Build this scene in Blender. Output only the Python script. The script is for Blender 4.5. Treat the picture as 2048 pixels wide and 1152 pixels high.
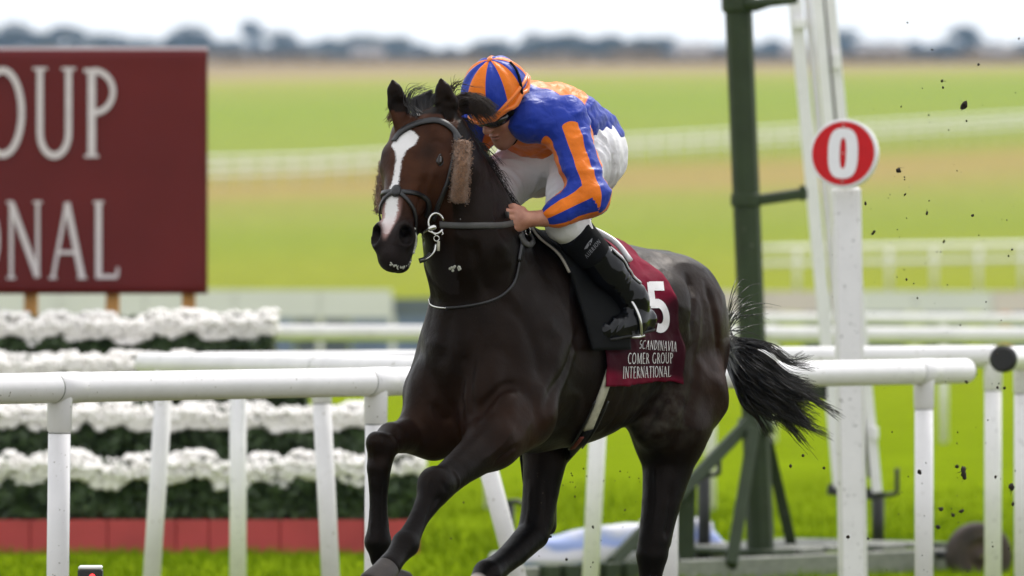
import bpy, math, random
import numpy as np
from mathutils import Vector, Matrix
from mathutils.bvhtree import BVHTree

random.seed(7)
RNG = np.random.default_rng(11)
for o in list(bpy.data.objects):
    bpy.data.objects.remove(o)
S = bpy.context.scene
COL = S.collection

# ---------------------------------------------------------------- camera
FOC = 15600.0            # focal length in photograph pixels (2048 wide)
CAMZ = 1.58              # eye height
HOR = 545.0              # pixel row of the level horizon
cam = bpy.data.cameras.new('camera')
cam.sensor_width = 36.0
cam.lens = FOC / 2048 * 36.0
cam.shift_y = -(576 - HOR) / 2048
cam.clip_start = 0.5
cam.clip_end = 20000
cam.dof.use_dof = True
cam.dof.focus_distance = 25.95
cam.dof.aperture_fstop = (cam.lens / 1000) / 0.058
camo = bpy.data.objects.new('camera', cam)
camo.location = (0, 0, CAMZ)
camo.rotation_euler = (math.radians(90), 0, 0)
COL.objects.link(camo)
S.camera = camo

# ---------------------------------------------------------------- sky, sun, exposure
SUN_EL, SUN_AZ = 52.0, 28.0     # degrees; azimuth measured from +Y towards +X
W = bpy.data.worlds.new('World')
S.world = W
W.use_nodes = True
wn, wl = W.node_tree.nodes, W.node_tree.links
wn.clear()
w_out = wn.new('ShaderNodeOutputWorld')
w_bg = wn.new('ShaderNodeBackground')
w_sky = wn.new('ShaderNodeTexSky')
w_sky.sky_type = 'NISHITA'
w_sky.sun_disc = False
w_sky.sun_elevation = math.radians(SUN_EL)
w_sky.sun_rotation = math.radians(SUN_AZ)
w_bg.inputs['Strength'].default_value = 0.092
w_tc = wn.new('ShaderNodeTexCoord')
w_map = wn.new('ShaderNodeMapping')
w_map.inputs['Scale'].default_value = (1.6, 1.6, 7.0)
w_noise = wn.new('ShaderNodeTexNoise')
w_noise.inputs['Scale'].default_value = 1.3
w_noise.inputs['Detail'].default_value = 6
w_ramp = wn.new('ShaderNodeValToRGB')
w_ramp.color_ramp.elements[0].position = 0.25
w_ramp.color_ramp.elements[0].color = (9.7, 9.9, 10.3, 1)
w_ramp.color_ramp.elements[1].position = 0.7
w_ramp.color_ramp.elements[1].color = (11.2, 11.3, 11.5, 1)
w_mix = wn.new('ShaderNodeMixRGB')
w_mix.inputs['Fac'].default_value = 0.9      # overcast: mostly cloud, a little blue through it
wl.new(w_tc.outputs['Generated'], w_map.inputs['Vector'])
wl.new(w_map.outputs['Vector'], w_noise.inputs['Vector'])
wl.new(w_noise.outputs['Fac'], w_ramp.inputs['Fac'])
wl.new(w_sky.outputs['Color'], w_mix.inputs['Color1'])
wl.new(w_ramp.outputs['Color'], w_mix.inputs['Color2'])
wl.new(w_mix.outputs['Color'], w_bg.inputs['Color'])
wl.new(w_bg.outputs['Background'], w_out.inputs['Surface'])

sun = bpy.data.lights.new('sun', 'SUN')
sun.energy = 2.6
sun.angle = math.radians(11)
sun.color = (1.0, 0.96, 0.9)
suno = bpy.data.objects.new('sun', sun)
el, az = math.radians(SUN_EL), math.radians(SUN_AZ)
sd = Vector((math.cos(el) * math.sin(az), math.cos(el) * math.cos(az), math.sin(el)))
suno.rotation_euler = sd.to_track_quat('Z', 'Y').to_euler()
suno.location = (20, 40, 60)
COL.objects.link(suno)

S.view_settings.view_transform = 'Standard'
S.view_settings.look = 'None'
S.view_settings.exposure = 0.44
S.view_settings.gamma = 1
S.view_settings.use_curve_mapping = False
S.cycles.use_denoising = True
S.cycles.max_bounces = 6
S.cycles.volume_bounces = 1

# ---------------------------------------------------------------- helpers
def at(px, py, d):
    """photograph pixel + distance along the view axis -> world point"""
    return np.array([(px - 1024) / FOC * d, d, CAMZ - (py - HOR) / FOC * d])

# horse frame: forward HF, left HS, up; v = 0 is its plane of symmetry
PHI = math.radians(30)
HF = np.array([-math.sin(PHI), -math.cos(PHI), 0.0])
HS = np.array([math.cos(PHI), -math.sin(PHI), 0.0])
ZZ = np.array([0, 0, 1.0])
HO = np.array([(915 - 1024) / FOC * 26, 26.0, 0.0])
def uv(u, v, z):
    return HO + HF * u + HS * v + ZZ * z
def U(px, py, v):
    """pixel -> world point on the plane that lies v metres left of the horse's middle"""
    c = (px - 1024) / FOC
    d = (v + HS[0] * HO[0] + HS[1] * HO[1]) / (HS[0] * c + HS[1])
    return at(px, py, d)
def touv(P):
    q = P - HO
    return q @ HF, q @ HS, q[..., 2]

ORG = {}
def tag(o, label=None, cat=None, group=None, kind=None):
    if label: o['label'] = label
    if cat: o['category'] = cat
    if group: o['group'] = group
    if kind: o['kind'] = kind
    return o
def empty(name, loc, label=None, cat=None, group=None):
    o = bpy.data.objects.new(name, None)
    o.empty_display_size = 0.1
    o.location = tuple(loc)
    COL.objects.link(o)
    ORG[o] = np.array(loc, float)
    return tag(o, label, cat, group)
def mesh_data(name, V, F, mat, smooth=True, attrs=None):
    V = np.asarray(V, np.float32)
    me = bpy.data.meshes.new(name)
    if isinstance(F, np.ndarray):
        n, k = F.shape
        me.vertices.add(len(V)); me.vertices.foreach_set('co', V.ravel())
        me.loops.add(n * k); me.loops.foreach_set('vertex_index', F.astype(np.int32).ravel())
        me.polygons.add(n)
        me.polygons.foreach_set('loop_start', np.arange(0, n * k, k, dtype=np.int32))
        me.polygons.foreach_set('loop_total', np.full(n, k, np.int32))
        me.update(calc_edges=True)
    else:
        me.from_pydata([tuple(map(float, v)) for v in V], [], F)
        me.update()
    me.validate()
    if smooth:
        me.polygons.foreach_set('use_smooth', np.ones(len(me.polygons), bool))
    for k, a in (attrs or {}).items():
        at_ = me.attributes.new(k, 'FLOAT', 'POINT')
        at_.data.foreach_set('value', np.asarray(a, np.float32))
    if mat is not None:
        me.materials.append(mat)
    return me
def obj(name, V, F, mat, parent=None, smooth=True, attrs=None, label=None, cat=None, group=None, kind=None, origin=None):
    """V in world coordinates; linked as one mesh object below parent"""
    V = np.asarray(V, float)
    if parent is not None:
        org = ORG[parent]
    elif origin is not None:
        org = np.array(origin, float)
    else:
        org = np.zeros(3)
    me = mesh_data(name, V - org, F, mat, smooth, attrs)
    o = bpy.data.objects.new(name, me)
    COL.objects.link(o)
    ORG[o] = org
    if parent is not None:
        o.parent = parent
    else:
        o.location = tuple(org)
    return tag(o, label, cat, group, kind)

class MB:
    """collects primitives into one mesh"""
    def __init__(s): s.V = []; s.F = []
    def add(s, V, F):
        b = len(s.V)
        s.V.extend([tuple(map(float, v)) for v in V]); s.F.extend([tuple(int(i) + b for i in f) for f in F])
        return s
    def box(s, c, sx, sy, sz, R=None, bev=0.0):
        c = np.array(c, float); R = np.eye(3) if R is None else np.array(R, float)   # rows = axes
        h = np.array([sx, sy, sz]) / 2
        if bev <= 0:
            P = [np.array([x, y, z]) * h for x in (-1, 1) for y in (-1, 1) for z in (-1, 1)]
            F = [(0, 1, 3, 2), (4, 6, 7, 5), (0, 4, 5, 1), (2, 3, 7, 6), (0, 2, 6, 4), (1, 5, 7, 3)]
            return s.add([c + p @ R for p in P], F)
        # chamfered box
        P = []; idx = {}
        for sxn in (-1, 1):
            for syn in (-1, 1):
                for szn in (-1, 1):
                    for ax in range(3):
                        p = np.array([sxn, syn, szn]) * (h - bev); p[ax] += (sxn, syn, szn)[ax] * bev
                        idx[(sxn, syn, szn, ax)] = len(P); P.append(p)
        F = []
        for ax in range(3):
            a, b = [i for i in range(3) if i != ax]
            for sg in (-1, 1):
                f = []
                for q in ((-1, -1), (1, -1), (1, 1), (-1, 1)):
                    k = [0, 0, 0]; k[ax] = sg; k[a], k[b] = q
                    f.append(idx[(k[0], k[1], k[2], ax)])
                F.append(tuple(f))
            for q in ((-1, -1), (1, -1), (1, 1), (-1, 1)):
                k0 = [0, 0, 0]; k1 = [0, 0, 0]
                k0[ax], k1[ax] = -1, 1
                k0[a] = k1[a] = q[0]; k0[b] = k1[b] = q[1]
                F.append((idx[(*k0, a)], idx[(*k1, a)], idx[(*k1, b)], idx[(*k0, b)]))
        for sxn in (-1, 1):
            for syn in (-1, 1):
                for szn in (-1, 1):
                    F.append(tuple(idx[(sxn, syn, szn, ax)] for ax in range(3)))
        return s.add([c + p @ R for p in P], F)
    def beam(s, a, b, w, h, up=(0, 0, 1), bev=0.0):
        a = np.array(a, float); b = np.array(b, float)
        x = b - a; L = np.linalg.norm(x); x = x / L
        y = np.cross(np.array(up, float), x); y /= np.linalg.norm(y); z = np.cross(x, y)
        return s.box((a + b) / 2, L, w, h, np.array([x, y, z]), bev)
    def tube(s, P, r, n=12, caps=True, sq=None):
        P = [np.array(p, float) for p in P]
        r = [r] * len(P) if np.isscalar(r) else r
        V = []; F = []
        ref = None
        for i, p in enumerate(P):
            t = P[min(i + 1, len(P) - 1)] - P[max(i - 1, 0)]
            t = t / (np.linalg.norm(t) + 1e-12)
            if ref is None:
                ref = np.array([0, 0, 1.0]) if abs(t[2]) < .9 else np.array([1.0, 0, 0])
            a = ref - t * (ref @ t); a /= np.linalg.norm(a); ref = a
            b = np.cross(t, a)
            for k in range(n):
                th = 2 * math.pi * k / n
                V.append(p + r[i] * (a * math.cos(th) + b * math.sin(th)))
        for i in range(len(P) - 1):
            for k in range(n):
                F.append((i * n + k, i * n + (k + 1) % n, (i + 1) * n + (k + 1) % n, (i + 1) * n + k))
        if caps:
            F.append(tuple(range(n))[::-1]); F.append(tuple((len(P) - 1) * n + k for k in range(n)))
        return s.add(V, F)
    def ell(s, c, rx, ry=None, rz=None, R=None, n=14, m=9):
        ry = rx if ry is None else ry; rz = rx if rz is None else rz
        R = np.eye(3) if R is None else np.array(R)
        V = [np.array([0, 0, -1.0])]
        for i in range(1, m):
            ph = -math.pi / 2 + math.pi * i / m
            for k in range(n):
                th = 2 * math.pi * k / n
                V.append(np.array([math.cos(ph) * math.cos(th), math.cos(ph) * math.sin(th), math.sin(ph)]))
        V.append(np.array([0, 0, 1.0]))
        F = [(0, 1 + (k + 1) % n, 1 + k) for k in range(n)]
        for i in range(m - 2):
            for k in range(n):
                a = 1 + i * n
                F.append((a + k, a + (k + 1) % n, a + n + (k + 1) % n, a + n + k))
        a = 1 + (m - 2) * n
        F += [(a + k, a + (k + 1) % n, len(V) - 1) for k in range(n)]
        return s.add([np.array(c) + (v * (rx, ry, rz)) @ R for v in V], F)
    def ring(s, c, ax1, ax2, R1, R2, r, n=24, m=8, a0=0, a1=2 * math.pi):
        P = [np.array(c) + np.array(ax1) * R1 * math.cos(a0 + (a1 - a0) * k / n) + np.array(ax2) * R2 * math.sin(a0 + (a1 - a0) * k / n) for k in range(n + 1)]
        return s.tube(P, r, m)
    def build(s, name, mat, parent=None, smooth=False, **k):
        o = obj(name, s.V, s.F, mat, parent, smooth, **k)
        return o

def autosmooth(o, ang=40):
    """smooth faces but keep edges sharper than ang"""
    me = o.data
    me.polygons.foreach_set('use_smooth', np.ones(len(me.polygons), bool))
    me.set_sharp_from_angle(angle=math.radians(ang))
    return o

# ---- value noise
def _hash(ix, iy, iz, seed):
    n = (ix.astype(np.int64) * 73856093) ^ (iy.astype(np.int64) * 19349663) ^ (iz.astype(np.int64) * 83492791) ^ (seed * 2654435761)
    n = (n ^ (n >> 13)) * 1274126177
    n = n ^ (n >> 16)
    return (n & 0xffff) / 65535.0
def vnoise(P, seed=0):
    P = np.asarray(P, float)
    i = np.floor(P); f = P - i; f = f * f * (3 - 2 * f)
    x, y, z = i[..., 0], i[..., 1], i[..., 2]
    r = 0
    for dx in (0, 1):
        for dy in (0, 1):
            for dz in (0, 1):
                w = (f[..., 0] if dx else 1 - f[..., 0]) * (f[..., 1] if dy else 1 - f[..., 1]) * (f[..., 2] if dz else 1 - f[..., 2])
                r = r + w * _hash(x + dx, y + dy, z + dz, seed)
    return r * 2 - 1
def fbm(P, seed=0, oct=3):
    r = 0; a = 1; s = 0
    P = np.asarray(P, float)
    for k in range(oct):
        r = r + a * vnoise(P * 2 ** k, seed + k); s += a; a *= .5
    return r / s

# ---- signed-distance modelling -> one continuous mesh (surface nets)
class SDF:
    def __init__(s): s.p = []
    def cone(s, a, b, ra, rb, k=.03, w=None, sq=1.0, sub=False):
        """tapered capsule; lateral axis w squashed: real radius along w = r / sq"""
        s.p.append(('c', np.array(a, float), np.array(b, float), ra, rb, k, None if w is None else np.array(w, float), sq, sub)); return s
    def chain(s, P, r, k=.02, w=None, sq=1.0):
        for i in range(len(P) - 1): s.cone(P[i], P[i + 1], r[i], r[i + 1], k, w, sq)
        return s
    def ell(s, c, r, R=None, k=.03, sub=False):
        s.p.append(('e', np.array(c, float), np.array(r, float), np.eye(3) if R is None else np.array(R, float), k, sub)); return s
    def mesh(s, h, smooth=1, infl=0.0, cut=None):
        lo = np.full(3, 1e9); hi = -lo
        for q in s.p:
            if q[-1]: continue
            if q[0] == 'c':
                r = max(q[3], q[4]) / min(1, q[7]); pts = np.array([q[1] - r, q[1] + r, q[2] - r, q[2] + r])
            else:
                r = q[2].max(); pts = np.array([q[1] - r, q[1] + r])
            lo = np.minimum(lo, pts.min(0)); hi = np.maximum(hi, pts.max(0))
        pad = .03 + infl + 2 * h
        lo -= pad; hi += pad
        N = np.ceil((hi - lo) / h).astype(int) + 1
        Fd = np.full(N, 0.5, np.float32)
        ax = [lo[i] + h * np.arange(N[i]) for i in range(3)]
        for q in s.p:
            k = q[5] if q[0] == 'c' else q[4]
            mg = k + 3 * h + abs(infl) + .004
            if q[0] == 'c':
                r = max(q[3], q[4]) / min(1, q[7]) + mg
                l = np.minimum(q[1], q[2]) - r; u = np.maximum(q[1], q[2]) + r
            else:
                r = np.sqrt((((q[2] + mg)[:, None] * q[3]) ** 2).sum(0)); l = q[1] - r; u = q[1] + r
            i0 = np.clip(np.floor((l - lo) / h).astype(int), 0, N - 1); i1 = np.clip(np.ceil((u - lo) / h).astype(int) + 1, 1, N)
            sl = tuple(slice(i0[j], i1[j]) for j in range(3))
            X = ax[0][sl[0]][:, None, None].astype(np.float32); Y = ax[1][sl[1]][None, :, None].astype(np.float32); Z = ax[2][sl[2]][None, None, :].astype(np.float32)
            if q[0] == 'c':
                a, b, ra, rb, k, w, sq, sub = q[1:]
                ab = b - a; L2 = ab @ ab + 1e-12
                qx, qy, qz = X - a[0], Y - a[1], Z - a[2]
                t = np.clip((qx * ab[0] + qy * ab[1] + qz * ab[2]) / L2, 0, 1)
                dx, dy, dz = qx - t * ab[0], qy - t * ab[1], qz - t * ab[2]
                d2 = dx * dx + dy * dy + dz * dz
                if w is not None:
                    dw = dx * w[0] + dy * w[1] + dz * w[2]
                    d2 = np.maximum(d2 + (sq * sq - 1) * dw * dw, 0)
                d = np.sqrt(d2) - (ra + (rb - ra) * t)
                if sq < 1: d = d
            else:
                c, r, R, k, sub = q[1:]
                qx, qy, qz = X - c[0], Y - c[1], Z - c[2]
                k0 = 0; k1 = 0
                for j in range(3):
                    e = qx * R[j, 0] + qy * R[j, 1] + qz * R[j, 2]
                    k0 = k0 + (e / r[j]) ** 2; k1 = k1 + (e / r[j] ** 2) ** 2
                k0 = np.sqrt(k0); k1 = np.sqrt(k1) + 1e-9
                d = k0 * (k0 - 1) / k1
            A = Fd[sl]
            if sub:
                hh = np.maximum(k - np.abs(A + d), 0) / max(k, 1e-6)
                Fd[sl] = np.maximum(A, -d) + hh * hh * k * .25
            else:
                hh = np.maximum(k - np.abs(A - d), 0) / max(k, 1e-6)
                Fd[sl] = np.minimum(A, d) - hh * hh * k * .25
        if infl: Fd -= infl
        if cut is not None:
            G = np.stack(np.meshgrid(*ax, indexing='ij'), -1)
            Fd = np.maximum(Fd, cut(G).astype(np.float32)); del G
        V, F = surfnets(Fd, h)
        V = V + lo
        for _ in range(smooth): V = relax(V, F)
        return V, F
def surfnets(D, h):
    ins = D < 0
    c = ins[:-1, :-1, :-1].astype(np.int8)
    c = c + ins[1:, :-1, :-1]; c += ins[:-1, 1:, :-1]; c += ins[:-1, :-1, 1:]; c += ins[1:, 1:, :-1]; c += ins[1:, :-1, 1:]; c += ins[:-1, 1:, 1:]; c += ins[1:, 1:, 1:]
    cells = np.argwhere((c > 0) & (c < 8))
    idx = np.full(c.shape, -1, np.int32)
    idx[tuple(cells.T)] = np.arange(len(cells))
    acc = np.zeros((len(cells), 3)); cnt = np.zeros(len(cells))
    cor = [np.array(k) for k in np.ndindex(2, 2, 2)]
    val = [D[tuple((cells + k).T)].astype(float) for k in cor]
    for i, a in enumerate(cor):
        for j, b in enumerate(cor):
            if j <= i or np.abs(a - b).sum() != 1: continue
            va, vb = val[i], val[j]
            m = (va < 0) != (vb < 0)
            t = np.where(m, va / np.where(m, va - vb, 1), 0)
            acc += np.where(m[:, None], a + t[:, None] * (b - a), 0); cnt += m
    V = (cells + acc / np.maximum(cnt, 1)[:, None]) * h
    Fs = []
    for axn in range(3):
        o1, o2 = [i for i in range(3) if i != axn]
        sA = [slice(None)] * 3; sB = [slice(None)] * 3
        sA[axn] = slice(0, -1); sB[axn] = slice(1, None)
        A = ins[tuple(sA)]; B = ins[tuple(sB)]
        e = np.argwhere(A != B)
        e = e[(e[:, o1] > 0) & (e[:, o2] > 0) & (e[:, o1] < D.shape[o1] - 1) & (e[:, o2] < D.shape[o2] - 1)]
        fl = A[tuple(e.T)]
        d1 = np.zeros(3, int); d1[o1] = 1; d2 = np.zeros(3, int); d2[o2] = 1
        q = np.stack([idx[tuple((e - d1 - d2).T)], idx[tuple((e - d2).T)], idx[tuple(e.T)], idx[tuple((e - d1).T)]], 1)
        flip = fl if axn != 1 else ~fl
        q[~flip] = q[~flip][:, ::-1]
        Fs.append(q)
    return V, np.concatenate(Fs)
def relax(V, F, lam=.5):
    acc = np.zeros_like(V); cnt = np.zeros(len(V))
    for i in range(4):
        a, b = F[:, i], F[:, (i + 1) % 4]
        for j in range(3):
            acc[:, j] += np.bincount(a, V[b, j], len(V)) + np.bincount(b, V[a, j], len(V))
        cnt += np.bincount(a, minlength=len(V)) + np.bincount(b, minlength=len(V))
    return V + lam * (acc / np.maximum(cnt, 1)[:, None] - V)
def vnormals(V, F):
    n = np.cross(V[F[:, 2]] - V[F[:, 0]], V[F[:, 3]] - V[F[:, 1]])
    N = np.zeros_like(V)
    for i in range(4):
        for j in range(3): N[:, j] += np.bincount(F[:, i], n[:, j], len(V))
    return N / (np.linalg.norm(N, axis=1, keepdims=True) + 1e-12)
def segdist(P, a, b):
    ab = b - a
    t = np.clip((P - a) @ ab / (ab @ ab), 0, 1)
    q = P - (a + t[:, None] * ab)
    return np.linalg.norm(q, axis=1), t, q
def catmull(P, n=8):
    P = [np.array(p, float) for p in P]
    P = [2 * P[0] - P[1]] + P + [2 * P[-1] - P[-2]]
    out = []
    for i in range(1, len(P) - 2):
        p0, p1, p2, p3 = P[i - 1:i + 3]
        for k in range(n):
            t = k / n
            out.append(.5 * ((2 * p1) + (p2 - p0) * t + (2 * p0 - 5 * p1 + 4 * p2 - p3) * t * t + (3 * p1 - p0 - 3 * p2 + p3) * t ** 3))
    out.append(P[-2])
    return out
def strands(paths, r0, r1, nsec=3):
    """many tapered hairs; paths: array (S, N, 3)"""
    Pth = np.asarray(paths); Sn, Nn, _ = Pth.shape
    T = np.gradient(Pth, axis=1); T /= np.linalg.norm(T, axis=2, keepdims=True) + 1e-9
    ref = np.array([0.3, 0.9, 0.31]); a = np.cross(T, ref); a /= np.linalg.norm(a, axis=2, keepdims=True) + 1e-9
    b = np.cross(T, a)
    rr = (np.linspace(0, 1, Nn) ** 1.3)[None, :, None]
    r = (np.asarray(r0).reshape(-1, 1, 1) * (1 - rr) + np.asarray(r1).reshape(-1, 1, 1) * rr)
    V = np.stack([Pth + r * (a * math.cos(2 * math.pi * k / nsec) + b * math.sin(2 * math.pi * k / nsec)) for k in range(nsec)], 2)
    idx = np.arange(Sn * Nn * nsec).reshape(Sn, Nn, nsec)
    F = []
    for k in range(nsec):
        k2 = (k + 1) % nsec
        F.append(np.stack([idx[:, :-1, k], idx[:, :-1, k2], idx[:, 1:, k2], idx[:, 1:, k]], -1).reshape(-1, 4))
    return V.reshape(-1, 3), np.concatenate(F)
def ribbon(P, N, w, th=.003, taper=None):
    """flat strap along surface points P with normals N"""
    P = np.asarray(P, float); N = np.asarray(N, float)
    T = np.gradient(P, axis=0); T /= np.linalg.norm(T, axis=1, keepdims=True) + 1e-9
    B = np.cross(N, T); B /= np.linalg.norm(B, axis=1, keepdims=True) + 1e-9
    Nn = np.cross(T, B)
    w = np.full(len(P), w) if np.isscalar(w) else np.asarray(w)
    V = np.stack([P + B * w[:, None] / 2 - Nn * th * .3, P + B * w[:, None] / 2 * .86 + Nn * th, P - B * w[:, None] / 2 * .86 + Nn * th, P - B * w[:, None] / 2 - Nn * th * .3], 1)
    n = len(P); idx = np.arange(4 * n).reshape(n, 4)
    F = [np.stack([idx[:-1, k], idx[:-1, (k + 1) % 4], idx[1:, (k + 1) % 4], idx[1:, k]], -1) for k in range(4)]
    F = np.concatenate(F + [idx[:1, ::-1], idx[-1:]])
    return V.reshape(-1, 3), F

# ---------------------------------------------------------------- materials
def nodes_of(name):
    m = bpy.data.materials.new(name); m.use_nodes = True
    nt = m.node_tree; return m, nt, nt.nodes, nt.links, nt.nodes['Principled BSDF']
def mat(name, col, rough=.5, metal=0, var=.12, scale=20, bump=0.0, bscale=200, spec=.5, coat=0, dirt=None, sheen=0, emit=None, stretch=None):
    m, nt, n, l, b = nodes_of(name)
    b.inputs['Roughness'].default_value = rough
    b.inputs['Metallic'].default_value = metal
    b.inputs['Specular IOR Level'].default_value = spec
    b.inputs['Coat Weight'].default_value = coat
    b.inputs['Sheen Weight'].default_value = sheen
    tc = n.new('ShaderNodeTexCoord'); src = tc.outputs['Object']
    if stretch:
        mp = n.new('ShaderNodeMapping'); mp.inputs['Scale'].default_value = stretch
        l.new(src, mp.inputs['Vector']); src = mp.outputs['Vector']
    nz = n.new('ShaderNodeTexNoise'); nz.inputs['Scale'].default_value = scale; nz.inputs['Detail'].default_value = 5
    l.new(src, nz.inputs['Vector'])
    mr = n.new('ShaderNodeMapRange'); mr.inputs['From Min'].default_value = .25; mr.inputs['From Max'].default_value = .75
    mr.inputs['To Min'].default_value = 1 - var; mr.inputs['To Max'].default_value = 1 + var
    l.new(nz.outputs['Fac'], mr.inputs['Value'])
    mx = n.new('ShaderNodeVectorMath'); mx.operation = 'SCALE'; mx.inputs[0].default_value = col
    l.new(mr.outputs['Result'], mx.inputs['Scale'])
    outc = mx.outputs['Vector']
    if dirt:
        # dirt = (scale, threshold, colour): specks of mud
        dn = n.new('ShaderNodeTexNoise'); dn.inputs['Scale'].default_value = dirt[0]; dn.inputs['Detail'].default_value = 3
        l.new(tc.outputs['Object'], dn.inputs['Vector'])
        dr = n.new('ShaderNodeMapRange'); dr.inputs['From Min'].default_value = dirt[1]; dr.inputs['From Max'].default_value = dirt[1] + .05
        l.new(dn.outputs['Fac'], dr.inputs['Value'])
        mm = n.new('ShaderNodeMixRGB'); mm.inputs['Color2'].default_value = (*dirt[2], 1)
        l.new(dr.outputs['Result'], mm.inputs['Fac']); l.new(outc, mm.inputs['Color1'])
        outc = mm.outputs['Color']
    l.new(outc, b.inputs['Base Color'])
    if bump:
        bn = n.new('ShaderNodeTexNoise'); bn.inputs['Scale'].default_value = bscale; bn.inputs['Detail'].default_value = 4
        l.new(src, bn.inputs['Vector'])
        bp = n.new('ShaderNodeBump'); bp.inputs['Strength'].default_value = bump; bp.inputs['Distance'].default_value = .01
        l.new(bn.outputs['Fac'], bp.inputs['Height']); l.new(bp.outputs['Normal'], b.inputs['Normal'])
    if emit:
        b.inputs['Emission Color'].default_value = (*emit[0], 1); b.inputs['Emission Strength'].default_value = emit[1]
    return m
MUD = (.03, .022, .014)
M = dict(
    white=mat('white_plastic', (.83, .81, .82), .38, var=.08, scale=5, dirt=(60, .685, (.2, .17, .12)), bump=.05, bscale=60),
    white_far=mat('white_plastic_weathered', (.78, .76, .76), .45, var=.10, scale=5, dirt=(38, .68, (.3, .27, .2)), bump=.05, bscale=60),
    white_mud=mat('white_plastic_muddy', (.80, .78, .79), .42, var=.05, scale=7, dirt=(70, .665, MUD), bump=.05, bscale=60),
    black_rub=mat('black_rubber', (.013, .012, .012), .6, var=.3, bump=.2, bscale=90),
    green=mat('green_painted_steel', (.028, .041, .018), .55, spec=.25, var=.18, scale=9, bump=.12, bscale=45, dirt=(30, .70, (.10, .10, .08))),
    steel_dark=mat('dark_steel', (.025, .026, .024), .5, metal=.3, var=.25, bump=.1),
    grey_wood=mat('weathered_boards', (.20, .205, .18), .65, var=.28, scale=14, bump=.3, bscale=80, stretch=(1, 1, 4)),
    wood=mat('new_timber', (.52, .25, .07), .6, var=.2, scale=9, bump=.15, stretch=(1, 1, .15)),
    maroon=mat('maroon_banner', (.120, .012, .013), .45, spec=.2, var=.12, scale=2, bump=.25, bscale=3.2),
    letter=mat('pale_letter_print', (.62, .55, .58), .4, var=.06),
    red=mat('red_planter_paint', (.44, .048, .050), .6, var=.15, scale=5, bump=.1),
    sign_red=mat('red_sign_paint', (.53, .008, .012), .5, spec=.2, var=.06, dirt=(90, .73, MUD)),
    sign_white=mat('white_sign_paint', (.76, .75, .76), .35, var=.04, dirt=(90, .74, MUD)),
    steel=mat('bright_steel', (.62, .61, .58), .25, metal=1, var=.1),
    leather=mat('black_leather', (.014, .013, .014), .36, var=.3, bump=.15, bscale=260),
    saddle=mat('matt_black_saddle', (.004, .004, .004), .8, spec=.15, var=.3, bump=.1, bscale=160),
    strap=mat('webbing_rein', (.065, .062, .058), .6, var=.3, bump=.4, bscale=350),
    sheep=mat('brown_sheepskin', (.25, .12, .055), .95, var=.45, scale=150, bump=.9, bscale=330, sheen=.4),
    girth=mat('cream_girth', (.43, .41, .31), .75, var=.25, scale=40, bump=.3, bscale=300),
    foam=mat('mouth_foam', (.50, .50, .43), .5, var=.2, scale=60, bump=.5, bscale=260),
    hair=mat('black_horse_hair', (.012, .009, .008), .42, var=.5, scale=30),
    hair_brown=mat('brown_horse_hair', (.03, .017, .011), .45, var=.5, scale=30),
    hoof=mat('dark_hoof_horn', (.030, .021, .016), .5, var=.3, scale=30, bump=.3),
    boot=mat('black_patent_boot', (.004, .004, .005), .15, var=.2, spec=.3, bump=.12, bscale=30),
    boot_glint=mat('pale_boot_highlight', (.50, .50, .51), .3, var=.1),
    gaiter=mat('black_knit_gaiter', (.005, .005, .006), .9, spec=.15, var=.3, bump=.3, bscale=500),
    breech=mat('white_breeches', (.77, .755, .775), .65, var=.06, scale=12, bump=.35, bscale=38, dirt=(26, .80, (.5, .46, .42))),
    goggle=mat('dark_goggle_lens', (.006, .005, .005), .08, var=.1, spec=.8),
    goggle_strap=mat('yellow_goggle_foam', (.62, .36, .03), .5, var=.15),
    orange=mat('orange_silk', (.80, .19, .012), .38, var=.06, sheen=.2),
    tarp=None,
    clod=mat('turf_clod', (.028, .018, .010), .9, var=.6, scale=150, bump=.6, bscale=200),
    blade=mat('grass_blade', (.11, .20, .02), .5, var=.3),
    box_black=mat('black_plastic', (.012, .012, .013), .4, var=.2, bump=.1),
    box_white=mat('white_lid', (.78, .78, .78), .4, var=.04),
    led_red=mat('red_lamp', (.5, .02, .02), .3, emit=((1, .03, .03), 2.2)),
    led_green=mat('green_lamp', (.02, .5, .1), .3, emit=((.03, 1, .2), 1.2)),
    slate=mat('slate_hoarding', (.10, .12, .15), .5, var=.3, scale=.8),
    slate_blue=mat('blue_hoarding', (.16, .21, .33), .5, var=.3, scale=.8),
    hoard=mat('white_hoarding', (.70, .69, .71), .5, var=.06, scale=.7),
    hoard_pink=mat('pale_pink_hoarding', (.68, .58, .59), .5, var=.08, scale=.7),
    hoard_orange=mat('orange_hoarding', (.62, .22, .09), .5, var=.08, scale=.7),
    wall=mat('pale_render', (.55, .50, .48), .8, var=.1, scale=.3),
    roof=mat('slate_roof', (.16, .15, .16), .7, var=.2, scale=.4),
    bark=mat('tree_bark', (.05, .04, .03), .9, var=.3, scale=2),
)
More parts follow.
